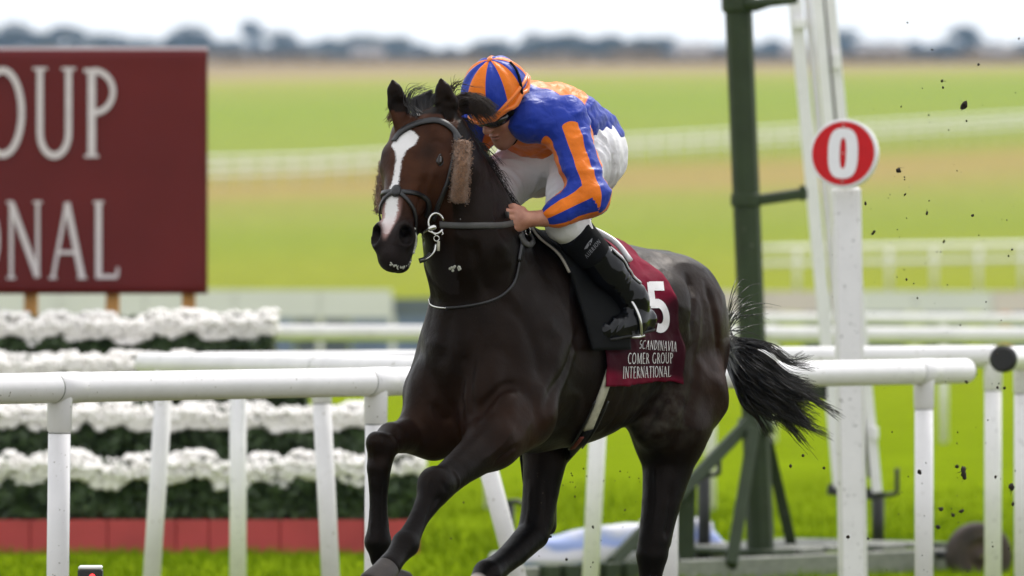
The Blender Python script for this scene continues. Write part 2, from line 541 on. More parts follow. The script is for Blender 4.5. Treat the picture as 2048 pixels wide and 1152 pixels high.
# ================================================================ GROUND
def ground_z(y):
    return np.interp(y, [-50, 138, 165, 200, 300, 450, 650, 850, 1000, 1300, 1700, 2200, 2600, 3600, 3900],
                     [0, 0, .75, 1.3, 2.7, 6.6, 14.8, 22.9, 28.3, 36.6, 47.3, 60.8, 71.6, 98.5, 97])
gy = np.concatenate([np.linspace(-4, 138, 60), np.linspace(141, 1000, 130), np.linspace(1015, 3800, 80)])
gx = np.concatenate([np.linspace(-600, -14, 30), np.linspace(-12, 12, 41), np.linspace(14, 600, 30)])
GX, GY = np.meshgrid(gx, gy, indexing='ij')
GZ = ground_z(GY) + np.where(GY > 150, .15 * fbm(np.stack([GX * .02, GY * .02, GX * 0], -1), 3, 2), 0)
idx = np.arange(GX.size).reshape(GX.shape)
Fq = np.stack([idx[:-1, :-1], idx[1:, :-1], idx[1:, 1:], idx[:-1, 1:]], -1).reshape(-1, 4)
def turf():
    m, nt, n, l, b = nodes_of('turf')
    tc = n.new('ShaderNodeTexCoord'); sp_ = n.new('ShaderNodeSeparateXYZ'); l.new(tc.outputs['Object'], sp_.inputs['Vector'])
    # the bands run slightly across the hill
    mm = n.new('ShaderNodeMath'); mm.operation = 'MULTIPLY_ADD'; l.new(sp_.outputs['X'], mm.inputs[0]); mm.inputs[1].default_value = -1.5; l.new(sp_.outputs['Y'], mm.inputs[2])
    nz = n.new('ShaderNodeTexNoise'); nz.inputs['Scale'].default_value = .018; nz.inputs['Detail'].default_value = 4; l.new(tc.outputs['Object'], nz.inputs['Vector'])
    m2 = n.new('ShaderNodeMath'); m2.operation = 'MULTIPLY_ADD'; l.new(nz.outputs['Fac'], m2.inputs[0]); m2.inputs[1].default_value = 60.; l.new(mm.outputs[0], m2.inputs[2])
    mr = n.new('ShaderNodeMapRange'); mr.inputs['From Min'].default_value = 30; mr.inputs['From Max'].default_value = 1230; l.new(m2.outputs[0], mr.inputs['Value'])
    r = n.new('ShaderNodeValToRGB'); e = r.color_ramp.elements
    def P(d): return d / 1200.
    stops = [(0, (0.151, 0.220, 0.0028)), (P(70), (0.155, 0.215, 0.0068)), (P(120), (0.188, 0.238, 0.0109)), (P(180), (0.229, 0.257, 0.0336)), (P(225), (0.229, 0.253, 0.0410)), (P(270), (0.218, 0.253, 0.0414)),
             (P(310), (0.206, 0.249, 0.0440)), (P(370), (0.229, 0.257, 0.0587)), (P(415), (0.257, 0.252, 0.0711)), (P(445), (0.309, 0.236, 0.0931)), (P(470), (0.287, 0.236, 0.0808)), (P(500), (0.229, 0.258, 0.0587)), (P(560), (0.223, 0.266, 0.0546)),
             (P(700), (0.211, 0.268, 0.0519)), (P(800), (0.252, 0.278, 0.0691)), (P(850), (0.320, 0.290, 0.1069)), (P(900), (0.309, 0.246, 0.1481)), (P(1100), (0.252, 0.193, 0.1413))]
    e[0].position, e[0].color = stops[0][0], (*stops[0][1], 1)
    e[1].position, e[1].color = stops[-1][0], (*stops[-1][1], 1)
    for p_, c_ in stops[1:-1]:
        q = e.new(p_); q.color = (*c_, 1)
    l.new(mr.outputs['Result'], r.inputs['Fac'])
    # tufty mottling near by
    n2 = n.new('ShaderNodeTexNoise'); n2.inputs['Scale'].default_value = 1.1; n2.inputs['Detail'].default_value = 8; n2.inputs['Roughness'].default_value = .65; l.new(tc.outputs['Object'], n2.inputs['Vector'])
    r2 = n.new('ShaderNodeMapRange'); r2.inputs['From Min'].default_value = .3; r2.inputs['From Max'].default_value = .7; r2.inputs['To Min'].default_value = .72; r2.inputs['To Max'].default_value = 1.2; l.new(n2.outputs['Fac'], r2.inputs['Value'])
    sc = n.new('ShaderNodeVectorMath'); sc.operation = 'SCALE'; l.new(r.outputs['Color'], sc.inputs[0]); l.new(r2.outputs['Result'], sc.inputs['Scale'])
    # unseen track nearer than the rail: browned to cut its green bounce light
    wz = n.new('ShaderNodeMapRange'); wz.inputs['From Min'].default_value = 33; wz.inputs['From Max'].default_value = 38; wz.inputs['To Min'].default_value = 1; wz.inputs['To Max'].default_value = 0; l.new(sp_.outputs['Y'], wz.inputs['Value'])
    n3 = n.new('ShaderNodeTexNoise'); n3.inputs['Scale'].default_value = 2.3; n3.inputs['Detail'].default_value = 7; l.new(tc.outputs['Object'], n3.inputs['Vector'])
    rw = n.new('ShaderNodeValToRGB'); rw.color_ramp.elements[0].position = .35; rw.color_ramp.elements[0].color = (.060, .055, .030, 1); rw.color_ramp.elements[1].position = .65; rw.color_ramp.elements[1].color = (.095, .105, .040, 1); l.new(n3.outputs['Fac'], rw.inputs['Fac'])
    mw = n.new('ShaderNodeMixRGB'); l.new(wz.outputs['Result'], mw.inputs['Fac']); l.new(sc.outputs['Vector'], mw.inputs['Color1']); l.new(rw.outputs['Color'], mw.inputs['Color2'])
    l.new(mw.outputs['Color'], b.inputs['Base Color']); b.inputs['Roughness'].default_value = .8; b.inputs['Specular IOR Level'].default_value = .0
    bn = n.new('ShaderNodeTexNoise'); bn.inputs['Scale'].default_value = 14; bn.inputs['Detail'].default_value = 6; l.new(tc.outputs['Object'], bn.inputs['Vector'])
    bp = n.new('ShaderNodeBump'); bp.inputs['Strength'].default_value = .6; bp.inputs['Distance'].default_value = .05; l.new(bn.outputs['Fac'], bp.inputs['Height']); l.new(bp.outputs['Normal'], b.inputs['Normal'])
    return m
M['turf'] = turf()
obj('ground', np.stack([GX, GY, GZ], -1).reshape(-1, 3), Fq, M['turf'], kind='structure')

# grass standing up in front of the flower bed and round the trailer
NB = 42000
bx = RNG.uniform(-3.6, 3.6, NB); by = 38.5 + 22 * (1 - np.sqrt(RNG.random(NB)))
clump = fbm(np.stack([bx * 1.4, by * 1.0, bx * 0], -1), 17, 3)
hgt = np.clip(.022 + .035 * RNG.random(NB) + .035 * clump, .01, .09)
ang = RNG.uniform(0, math.pi, NB); dx = np.cos(ang) * .004; dy = np.sin(ang) * .004
lx = RNG.normal(0, .016, NB); ly = RNG.normal(0, .016, NB)
B0 = np.stack([bx - dx, by - dy, np.zeros(NB)], -1); B1 = np.stack([bx + dx, by + dy, np.zeros(NB)], -1)
B2 = np.stack([bx + lx, by + ly, hgt], -1)
V = np.stack([B0, B1, B2], 1).reshape(-1, 3); F = np.arange(3 * NB).reshape(-1, 3)
M['blade2'] = mat('turf_blades', (.140, .215, .004), .8, spec=.0, var=.25, scale=2.2)
tag(obj('grass', V, F, M['blade2'], None, False), 'short green turf round the flower bed and trailer', 'grass', kind='stuff')

# ================================================================ FAR TREES AND HOUSES
def foliage_mat(name, col):
    return mat(name, col, .7, var=.5, scale=.5)
FM = [foliage_mat('dark_foliage', (.014, .024, .016)), foliage_mat('olive_foliage', (.045, .055, .025)), foliage_mat('grey_green_foliage', (.024, .036, .028))]
def crown_mesh(seed, nl, lumps):
    g = np.random.default_rng(seed)
    V = []; F = []
    for k in range(nl):
        c, r = lumps[g.integers(len(lumps))]
        d = g.normal(0, 1, 3); d /= np.linalg.norm(d)
        p = np.array(c) + d * np.array(r) * g.random() ** .35
        a = g.normal(0, 1, 3); a /= np.linalg.norm(a); b_ = np.cross(a, g.normal(0, 1, 3)); b_ /= np.linalg.norm(b_)
        s = .22 + .25 * g.random()
        i = len(V); V += [p - a * s, p + b_ * s * .7, p + a * s, p - b_ * s * .7]; F.append((i, i + 1, i + 2, i + 3))
    return np.array(V), np.array(F)
CROWNS = []
for sd_ in range(5):
    g = np.random.default_rng(100 + sd_)
    lumps = [((g.normal(0, 1.5), g.normal(0, 1.2), 2.4 + g.random() * 4.2), (1.3 + g.random() * 1.4, 1.2 + g.random(), 1.0 + g.random() * 1.1)) for _ in range(9)]
    V, F = crown_mesh(sd_, 1500, lumps)
    CROWNS.append([mesh_data('crown_mesh', V, F, fm, False) for fm in FM])
tb = MB(); tb.tube([(0, 0, -.3), (.05, 0, 1.5), (0, .1, 4.2)], [.32, .24, .10], 8)
TRUNK = mesh_data('trunk_mesh', tb.V, tb.F, M['bark'])
KIND = ['dark', 'olive', 'grey green']
# (pixel column, pixel row of the top, width px, kind, distance, what sets it apart)
trees = [(22, 44, 90, 0, 1500, 'behind the left end of the maroon board'), (85, 62, 80, 1, 1600, 'low, above the first letter of the maroon board'), (140, 50, 80, 2, 1500, 'round crown above the maroon board'), (222, 56, 110, 0, 1650, 'broad crown above the right part of the board'), (180, 70, 70, 1, 1550, 'low tree in the gap of the far treeline over the board'),
         (366, 50, 100, 0, 1700, 'standing clear over the right corner of the board'), (440, 78, 90, 2, 1750, 'low, just right of the board corner'), (505, 40, 50, 2, 2000, 'tall thin and palest, right of the board'), (572, 52, 95, 0, 1700, 'peaked crown between the board and the horse'), (650, 78, 80, 2, 1850, 'low rounded crown left of the horse ears'),
         (700, 68, 100, 1, 1750, 'olive broad crown left of the horse ears'), (770, 70, 95, 1, 1700, 'olive crown above the horse left ear'), (835, 84, 70, 2, 1800, 'small low crown above the horse forelock'), (905, 86, 60, 0, 1700, 'small dark crown left of the rider cap'), (965, 66, 95, 0, 1500, 'dark peaked crown above the rider cap'),
         (1035, 82, 80, 0, 1550, 'dark low crown behind the rider cap'), (1100, 64, 100, 0, 1450, 'dark crown right of the rider cap'), (1170, 72, 80, 0, 1500, 'dark crown above the rider back'), (1225, 60, 100, 0, 1450, 'tall dark crown above the rider back'), (1290, 58, 90, 0, 1450, 'tall dark crown left of the green mast'),
         (1345, 90, 80, 2, 1800, 'low pale crown near the green mast'), (1405, 86, 80, 2, 1750, 'pale crown just left of the green mast'), (1545, 76, 70, 2, 1800, 'pale crown between the mast and the white frame'), (1690, 48, 90, 2, 1800, 'right of the white frame top'), (1735, 70, 90, 2, 1850, 'low crown right of the white frame'), (1800, 88, 80, 2, 1900, 'lowest pale crown on the right'),
         (1862, 80, 80, 2, 1800, 'small crown left of the far right hill of trees'), (1922, 50, 100, 0, 1750, 'big peaked crown at the right'), (1985, 76, 80, 1, 1700, 'olive low crown at the right edge'), (2040, 84, 70, 0, 1700, 'dark low crown at the right edge'), (-40, 60, 100, 0, 1600, 'cut by the left edge'), (300, 90, 60, 2, 1900, 'tiny low crown over the board')]
ppm = lambda d: FOC / d
for i, (px, top, w, k, d, where) in enumerate(trees):
    d = d * 1.8
    base = ground_z(d) - 1.0
    p = at(px, 100, d)
    htop = CAMZ - (top + 4 - HOR) / FOC * d
    H = max(htop - base, 2.5); sz = H / 7.6; sx = w * d / FOC / 7.0
    t = empty('tree', (p[0], d, base), f'{KIND[k]} distant tree, {where}', 'tree', 'trees along the far skyline')
    t.rotation_euler = (0, 0, i * 1.3)
    for nm, me, s_ in (('crown', CROWNS[i % 5][k], (sx, sx, sz)), ('trunk', TRUNK, (sz, sz, sz))):
        o = bpy.data.objects.new(nm, me); COL.objects.link(o); o.parent = t; o.scale = s_
# a wood along the skyline between and behind them: nobody could count it
V = []; F = []
g = np.random.default_rng(77)
for k in range(22000):
    px = g.uniform(-150, 2200); d = g.uniform(3300, 3600)
    prof = 93 + 15 * vnoise(np.array([[px * .012, 0, 0]]), 5)[0] + 5 * vnoise(np.array([[px * .05, 3, 0]]), 5)[0]
    p = at(px, g.uniform(prof, 132), d)
    a = g.normal(0, 1, 3); a /= np.linalg.norm(a); b_ = np.cross(a, g.normal(0, 1, 3)); b_ /= np.linalg.norm(b_); s = .9 + .8 * g.random()
    i = len(V); V += [p - a * s, p + b_ * s, p + a * s, p - b_ * s]; F.append((i, i + 1, i + 2, i + 3))
tag(obj('woodland', np.array(V), np.array(F), FM[2], None, False), 'hazy far woodland along the skyline', 'woodland', kind='stuff')
# dry hedge below the trees
V = []; F = []
for k in range(9000):
    px = g.uniform(-150, 2200); d = g.uniform(1080, 1130)
    p = np.array([(px - 1024) / FOC * d, d, ground_z(d) + g.random() * (1.2 + .8 * vnoise(np.array([[px * .02, 0, 0]]), 8)[0])])
    a = g.normal(0, 1, 3); a /= np.linalg.norm(a); b_ = np.cross(a, g.normal(0, 1, 3)); b_ /= np.linalg.norm(b_); s = .25 + .3 * g.random()
    i = len(V); V += [p - a * s, p + b_ * s, p + a * s, p - b_ * s]; F.append((i, i + 1, i + 2, i + 3))
M['dry'] = foliage_mat('dry_hedge', (.22, .17, .13))
tag(obj('hedge', np.array(V), np.array(F), M['dry'], None, False), 'brown dry hedge across the top of the far field', 'hedge', kind='stuff')
# houses
for px, d, w, h, lab in ((1385, 1350, 6, 2.2, 'pale far house left of the green mast'), (1600, 1400, 6, 2.2, 'pale far house behind the white leaning frame'), (1760, 1350, 8, 2.0, 'long pale far house right of the zero sign'), (735, 1500, 6, 2, 'pale far house left of the horse ears'), (1990, 1400, 6, 2, 'pale far house at the right edge')):
    c = np.array([(px - 1024) / FOC * d, d, ground_z(d) - .3])
    r = empty('house', c, lab, 'house', 'houses below the far trees')
    MB().box(c + [0, 0, h / 2], w, 6, h).build('wall', M['wall'], r)
    rb = MB(); a = np.array([w / 2 + .3, 0, 0]); y_ = np.array([0, 3.3, 0]); z0 = np.array([0, 0, h]); z1 = np.array([0, 0, h + 1.3])
    rb.add([c - a - y_ + z0, c + a - y_ + z0, c + a + y_ + z0, c - a + y_ + z0, c - a + z1, c + a + z1], [(0, 1, 5, 4), (2, 3, 4, 5), (0, 4, 3), (1, 2, 5), (0, 3, 2, 1)])
    rf = rb.build('roof', M['roof'], r)
    MB().box(c + [w * .3, 0, h + 1.4], .6, .6, .9).build('chimney', M['wall'], rf)
    for k in range(int(w // 3)):
        MB().box(c + [-w / 2 + 1.5 + 3 * k, -3.02, h * .55], 1.0, .08, 1.1).build('window', M['slate'], r)

# ================================================================ HILL RAILS (far, pale)
def hill_fence(name, px0, d0, px1, d1, n, lab, heights, dia, H):
    A = np.array([(px0 - 1024) / FOC * d0, d0]); B = np.array([(px1 - 1024) / FOC * d1, d1])
    root = empty(name, (*A, ground_z(d0)), lab, 'fence')
    pts = []
    for k in range(n + 1):
        q = A + (B - A) * k / n; pts.append(np.array([q[0], q[1], ground_z(q[1])]))
    for hh in heights:
        MB().tube([p + ZZ * hh for p in pts], dia / 2, 6).build('rail', M['white_far'], root, True)
    me = None
    for k, p in enumerate(pts):
        if me is None:
            o = MB().tube([p - ZZ * .1, p + ZZ * H], .06, 6).build('post', M['white_far'], root, True); me = o.data; p0 = p
        else:
            o = bpy.data.objects.new('post', me); COL.objects.link(o); o.parent = root; o.location = tuple(p - p0)
hill_fence('hill_fence', -150, 405, 2250, 590, 60, 'long pale running rail crossing the green hill in the middle distance', (1.7, 1.25, .8), .17, 1.75)
hill_fence('hill_fence', 1500, 183, 2300, 195, 9, 'pale rails low on the hill behind the right hoardings', (1.1, .75), .13, 1.15)

# ================================================================ HOARDINGS
def hoarding(y, runs, lab, z0, z1, post=True):
    c0 = at(runs[0][0], 600, y)
    root = empty('hoarding', (c0[0], y, 0), lab, 'hoarding', 'hoardings beyond the far rail')
    for px0, px1, m_ in runs:
        xa, xb = (px0 - 1024) / FOC * y, (px1 - 1024) / FOC * y
        MB().box(((xa + xb) / 2, y, (z0 + z1) / 2), xb - xa - .02, .05, z1 - z0).build('panel', M[m_], root)
    for px0, px1, m_ in runs:
        xa = (px0 - 1024) / FOC * y
        if post: MB().box((xa, y + .06, z1 / 2), .09, .06, z1).build('post', M['white_far'], root)
hoarding(126, [(-100, 120, 'hoard'), (120, 290, 'hoard'), (290, 470, 'hoard'), (470, 640, 'hoard'), (640, 785, 'hoard')], 'white hoarding behind the flower bed and maroon board', .84, 1.30)
hoarding(127.5, [(785, 960, 'slate'), (960, 1150, 'slate_blue'), (1150, 1400, 'slate')], 'grey hoarding hidden mostly by the horse chest', .86, 1.16)
hoarding(126.3, [(1430, 1540, 'hoard_pink'), (1540, 1660, 'hoard_pink'), (1660, 1830, 'hoard'), (1830, 1985, 'hoard'), (1985, 2200, 'hoard_pink')], 'white and pink hoarding behind the green mast and zero sign', .93, 1.28)
hoarding(131, [(-60, 200, 'slate'), (200, 480, 'slate_blue'), (480, 590, 'slate_blue'), (590, 700, 'slate'), (700, 900, 'slate_blue'), (900, 1200, 'slate'), (1200, 1470, 'slate')], 'dark low hoarding row left under the white hoarding', .1, .96, False)
hoarding(131.2, [(1500, 1560, 'slate'), (1605, 1700, 'slate'), (1712, 1812, 'slate'), (1845, 1932, 'slate'), (1966, 2000, 'slate'), (2000, 2022, 'hoard_orange'), (2022, 2120, 'slate_blue')], 'dark low hoarding row right with one orange panel', .1, .98, False)

# ================================================================ RUNNING RAILS
PW = .0405            # post radius
def on_line(A, B, px):
    c = (px - 1024) / FOC
    t = (c * A[1] - A[0]) / ((B - A)[0] - c * (B - A)[1])
    return A + (B - A) * t
def rail(lab, A, B, r, posts, mats, sleeves=(), caps=(0, 0), grp='white running rails', det=True):
    """posts: (pixel column at the rail, pixel lean sideways at the ground)"""
    A = np.array(A); B = np.array(B)
    dr = (B - A) / np.linalg.norm(B - A)
    root = empty('running_rail', (*((A + B) / 2)[:2], 0), lab, 'rail', grp)
    cuts = [A] + [on_line(A, B, s) for s in sleeves] + [B]
    for k, (a, b) in enumerate(zip(cuts[:-1], cuts[1:])):
        P = [a, b]; R_ = [r, r]
        if k == 0 and caps[0] == 1: P = [a - dr * r * .55, a - dr * r * .45, a - dr * r * .15] + [a + dr * .02, b]; R_ = [r * .3, r * .62, r * .93, r, r]
        if k == len(cuts) - 2 and caps[1] == 1: P = P[:-1] + [b - dr * .02, b + dr * r * .15, b + dr * r * .45, b + dr * r * .6]; R_ = R_[:-1] + [r, r * .93, r * .62, r * .3]
        o = MB().tube(P, R_, 28).build('rail_tube', M[mats[0]], root, True); autosmooth(o, 50)
    for s in sleeves:
        c = on_line(A, B, s)
        o = MB().tube([c - dr * .005, c - dr * .001, c + dr * .150, c + dr * .154], [r * .98, r * 1.035, r * 1.035, r * .99], 28).build('coupling', M[mats[0]], root, True); autosmooth(o, 40)
        MB().tube([c - dr * .012, c - dr * .006], [r * 1.005] * 2, 28).build('joint_ring', M['grey_wood'], root, True)
    for e, P in ((0, A), (1, B)):
        if caps[e] == 2:
            s = -dr if e == 0 else dr
            o = MB().tube([P - s * .03, P + s * .006, P + s * .018], [r * 1.12, r * 1.12, r * .9], 24).build('end_cap', M['black_rub'], root, True); autosmooth(o, 40)
        if caps[e] == 3:
            s = -dr if e == 0 else dr
            MB().tube([P, P + s * .012, P + s * .02], [r * .97, r * .95, r * .6], 24).build('end_piece', M['black_rub'], root, True)  # dark piece set on the end of the tube
    for px, lean in posts:
        t = on_line(A, B, px); g_ = np.array([t[0] + lean / FOC * t[1], t[1], -.05]); ax = g_ - t; L = np.linalg.norm(ax); ax /= L
        po = MB().tube([t + ax * (r * .55), t + ax * (L)], PW, 22).build('post', M[mats[1]], root, True)
        if det:
            co = MB().tube([t + ax * r * .5, t + ax * (r + .10), t + ax * (r + .105)], [PW * 1.14, PW * 1.10, PW * 1.0], 22).build('post_socket', M[mats[1]], root, True); autosmooth(co, 40)
            MB().tube([t + ax * (r + .106), t + ax * (r + .110)], PW * 1.03, 22).build('socket_ring', M['grey_wood'], root, True)
    return root
rail('nearest white running rail passing behind the horse from left edge to right', at(-75, 779, 27.55), at(1930, 742, 34.3), .055, [(120, -8), (752, -4), (1338, -2), (1848, 0)], ('white', 'white'), (108, 735, 1332, 1834), (0, 3))
rail('second white rail with rounded left end in front of the flowers', at(290, 727, 36.0), at(1010, 741, 32.8), .053, [(331, -34), (640, 28), (925, 150)], ('white_far', 'white_far'), (640,), (1, 1))
rail('third white rail, behind, with a right post beyond the zero sign', at(402, 726, 37.4), at(1992, 713, 37.0), .054, [(476, 0), (1203, -26), (1986, 0)], ('white_far', 'white_mud'), (1200,), (1, 0))
rail('white rail with a black end cap leaving at the right edge', at(2006, 718, 35.2), at(2420, 700, 41.0), .055, [(2046, 0)], ('white', 'white_mud'), (), (2, 0))
rail('far blurred white rail right across in front of the hoardings', at(-200, 662, 53.5), at(2300, 673, 51.0), .055, [(-150, 0), (420, 0), (980, 0), (1420, 0)], ('white_far', 'white_far'), (), (0, 0), det=False)
rail('farthest white rail with a post right of the zero sign', at(1400, 638, 73), at(2300, 641, 72), .055, [(1545, 0), (1887, 0), (2230, 0)], ('white_far', 'white_far'), (), (0, 0), det=False)

# ================================================================ FLOWER BED
LEAFM = mat('chrysanthemum_leaf', (.042, .070, .022), .55, var=.6, scale=14)
PETM = mat('white_chrysanthemum', (.86, .83, .80), .7, var=.08, scale=30)
def tier(k, xr_px, d, zb, zf, zt, depth, lab):
    """zb soil line, zf where leaves give way to flowers, zt top"""
    x0 = (-130 - 1024) / FOC * d; x1 = (xr_px - 1024) / FOC * d
    root = empty('flower_bed', ((x0 + x1) / 2, d, 0), lab, 'flower bed', 'tiers of white chrysanthemums')
    g = np.random.default_rng(300 + k)
    # soil box under the plants
    MB().box(((x0 + x1) / 2, d + depth / 2 + .06, (zb) / 2), x1 - x0 - .08, depth, max(zb, .02)).build('planter', M['grey_wood'] if k else M['black_rub'], root)
    n = 9000
    X = g.uniform(x0, x1, n); T = g.random(n)
    wob = .03 * fbm(np.stack([X * 2.2, X * 0 + k * 7, X * 0], -1), 5, 3)
    Z = zb + (zt - .03 + wob - zb) * T ** .9 - .05 * (g.random(n) < .15)
    Y = d - .05 + .10 * T + depth * g.random(n) ** 2 * .8 - .05 * np.sin(T * 3) + .04 * fbm(np.stack([X * 3, T * 3, X * 0], -1), 9, 2)
    P = np.stack([X, Y, Z], -1)
    a = g.normal(0, 1, (n, 3)) + np.array([0, -.2, -.8]); a /= np.linalg.norm(a, axis=1, keepdims=True)
    b_ = np.cross(a, g.normal(0, 1, (n, 3))); b_ /= np.linalg.norm(b_, axis=1, keepdims=True)
    s = (.025 + .028 * g.random(n))[:, None]
    V = np.stack([P - a * s, P + b_ * s * .5, P + a * s, P - b_ * s * .5], 1).reshape(-1, 3)
    f = obj('foliage', V, np.arange(4 * n).reshape(-1, 4), LEAFM, root, False); f['kind'] = 'stuff'
    # solid dark core behind the leaves (stems)
    MB().box(((x0 + x1) / 2 - .05, d + .24, (zb + zt - .12) / 2), x1 - x0 - .12, .26, zt - zb - .10).build('stems', LEAFM, root)
    # blossoms: little domes
    n = 2700
    X = g.uniform(x0, x1 + .03, n)
    drop = np.clip(g.random(n) ** 1.25 + .30 * fbm(np.stack([X * 14, X * 0 + 8 * k, X * 0], -1), 61, 1) + .16 * fbm(np.stack([X * 5.5, X * 0 + 3 * k, X * 0], -1), 31, 2), 0, 1.25)
    wob = .03 * fbm(np.stack([X * 2.2, X * 0 + k * 7, X * 0], -1), 5, 3) + .010 * vnoise(np.stack([X * 9, X * 0, X * 0], -1), 4)
    Z = zt + wob - (zt - zf) * drop
    Y = d - .03 + .16 * (1 - drop) * g.random(n) + .30 * g.random(n) * (drop < .25) - .035 * np.sin(np.clip(drop, 0, 1) * 3)
    C = np.stack([X, Y, Z], -1); r = .013 + .017 * g.random(n)
    dv = np.array([[0, 0, 1], [1, 0, 0], [0, 1, 0], [-1, 0, 0], [0, -1, 0], [0, 0, -.6]], float)
    V = (C[:, None, :] + dv[None] * r[:, None, None]).reshape(-1, 3)
    tri = np.array([[0, 1, 2], [0, 2, 3], [0, 3, 4], [0, 4, 1], [5, 2, 1], [5, 3, 2], [5, 4, 3], [5, 1, 4]])
    F = (np.arange(n)[:, None, None] * 6 + tri[None]).reshape(-1, 3)
    f = obj('blossom', V, F, PETM, root, True); f['kind'] = 'stuff'
    return root
t0 = tier(0, 838, 44.0, .17, .395, .545, .40, 'lowest tier of white chrysanthemums above the red planter boxes')
tier(1, 735, 44.5, .45, .70, .825, .45, 'second tier of white chrysanthemums from the ground')
tier(2, 612, 45.0, .74, .985, 1.10, .45, 'third tier of white chrysanthemums, behind the white rails')
tier(3, 545, 45.5, 1.02, 1.205, 1.345, .45, 'top tier of white chrysanthemums under the maroon board')
xs = [-1150, -960, -770, -585, -400, -210, -20, 150]
px_edges = [-130, 60, 215, 352, 418, 560, 640, 730, 838]
for a, b in zip(px_edges[:-1], px_edges[1:]):
    xa, xb = (a - 1024) / FOC * 43.9, (b - 1024) / FOC * 43.9
    MB().box(((xa + xb) / 2, 43.98, .087), xb - xa - .005, .16, .20, None, .004).build('planter_box', M['red'], t0)

# ================================================================ MAROON BOARD
BD = 46.6
board = empty('sign_board', at(60, 600, BD), 'big maroon sign board with white serif letters on timber posts', 'sign')
xr = (415 - 1024) / FOC * BD
def BZ(py): return CAMZ - (py - HOR) / FOC * BD
xl = xr - 5.2
g = np.random.default_rng(5)
nx, nz_ = 90, 30
gx_, gz_ = np.meshgrid(np.linspace(xl, xr, nx), np.linspace(BZ(588), BZ(100), nz_), indexing='ij')
gyv = BD - .012 * fbm(np.stack([gx_ * 1.6, gz_ * 1.3, gx_ * 0], -1), 5, 2) - .004 * np.abs(np.sin(gx_ * 9)) * np.exp(-((gz_ - BZ(110)) / .05) ** 2)
front = np.stack([gx_, gyv, gz_], -1); back = np.stack([gx_, gyv * 0 + BD + .03, gz_], -1)
V = np.concatenate([front.reshape(-1, 3), back.reshape(-1, 3)])
ii = np.arange(nx * nz_).reshape(nx, nz_); o_ = nx * nz_
Q = np.stack([ii[:-1, :-1], ii[1:, :-1], ii[1:, 1:], ii[:-1, 1:]], -1).reshape(-1, 4)
FF = [Q, Q[:, ::-1] + o_]
for e, rv in ((ii[0], 0), (ii[-1], 1), (ii[:, 0], 1), (ii[:, -1], 0)):
    s_ = np.stack([e[:-1], e[1:], e[1:] + o_, e[:-1] + o_], -1); FF.append(s_[:, ::-1] if rv else s_)
obj('banner', V, np.concatenate(FF), M['maroon'], board, True)
for px, w, ln in ((60, .085, 0), (236, .10, -12), (374, .062, 2), (-140, .085, 0), (-400, .085, 0), (-700, .085, 0)):
    x = (px - 1024) / FOC * BD; x2 = (px + ln * 2 - 1024) / FOC * BD
    MB().beam((x2, BD + .10, -.02), (x, BD + .10, BZ(110)), .08, w, up=(0, 1, 0)).build('timber_post', M['wood'], board)
MB().box(((xl + xr) / 2, BD + .045, BZ(98)), xr - xl, .025, .03).build('top_batten', M['hoard_pink'], board)
# ================================================================ THE HORSE
TH_H, PIT = math.radians(17), math.radians(30)
fh = np.array([-math.sin(TH_H), -math.cos(TH_H), 0]); sh = np.array([math.cos(TH_H), -math.sin(TH_H), 0])
HA = fh * math.sin(PIT) - ZZ * math.cos(PIT)           # poll -> muzzle
HN = fh * math.cos(PIT) + ZZ * math.sin(PIT)           # out of the forehead
POLL = at(820, 238, 25.95)
def Hd(t, n, s): return POLL + HA * t + HN * n + sh * s
RH = np.array([HA, HN, sh])                            # head axes as rows
def headc(P):
    q = P - POLL
    return q @ HA, q @ HN, q @ sh
RB = np.array([HF, HS, ZZ])                            # body axes

hs = SDF()
K = .09
# trunk
hs.cone(uv(-.20, 0, 1.29), uv(-.60, 0, 1.325), .275, .32, .02, HS, 1.34)
hs.cone(uv(-.60, 0, 1.325), uv(-1.0, 0, 1.345), .32, .30, .06, HS, 1.24)
hs.cone(uv(-.42, 0, 1.56), uv(-.80, 0, 1.55), .10, .10, .14, HS, 1.1)
hs.cone(uv(-.95, 0, 1.40), uv(-1.33, 0, 1.405), .25, .25, .12)
hs.ell(uv(-.60, .10, 1.25), (.42, .165, .235), RB, .10); hs.ell(uv(-.60, -.10, 1.25), (.42, .165, .24), RB, .10)
for sg in (1, -1):
    hs.ell(uv(-1.26, .135 * sg, 1.34), (.265, .135, .29), RB, .09)
    hs.ell(uv(-1.36, .11 * sg, 1.15 if sg > 0 else 1.24), (.12, .095, .24 if sg > 0 else .18), RB, .08)
    hs.ell(uv(-1.03, .19 * sg, 1.46), (.10, .075, .075), RB, .10)      # point of hip
    # shoulder blade and shoulder
    hs.cone(uv(-.42, .10 * sg, 1.56), uv(-.10, (.155 if sg > 0 else .135) * sg, 1.17), .085, .115, .07)
    hs.ell(uv(-.24, (.155 if sg > 0 else .135) * sg, 1.27), (.18, .085, .25), RB, .06)
    hs.ell(uv(-.03, .105 * sg, 1.13), (.115, .10, .18), RB, .035)        # breast muscle
hs.cone(uv(-.12, 0, 1.075), uv(-.48, 0, 1.09), .105, .11, .07)
hs.ell(uv(-1.50, 0, 1.44), (.10, .07, .09), RB, .08)                     # dock
# neck
hs.cone(uv(-.28, 0, 1.40), uv(-.10, 0, 1.67), .265, .195, .08, HS, 1.42)
hs.cone(uv(-.10, 0, 1.67), uv(.045, -.02, 1.92), .195, .135, .05, HS, 1.36)
hs.cone(uv(.045, -.02, 1.92), uv(.055, -.05, 2.03), .135, .085, .05, HS, 1.2)
hs.cone(uv(-.45, 0, 1.60), uv(.02, -.03, 2.05), .07, .05, .06)           # crest
hs.cone(uv(.055, -.05, 2.03), Hd(.03, -.09, 0), .09, .085, .05)
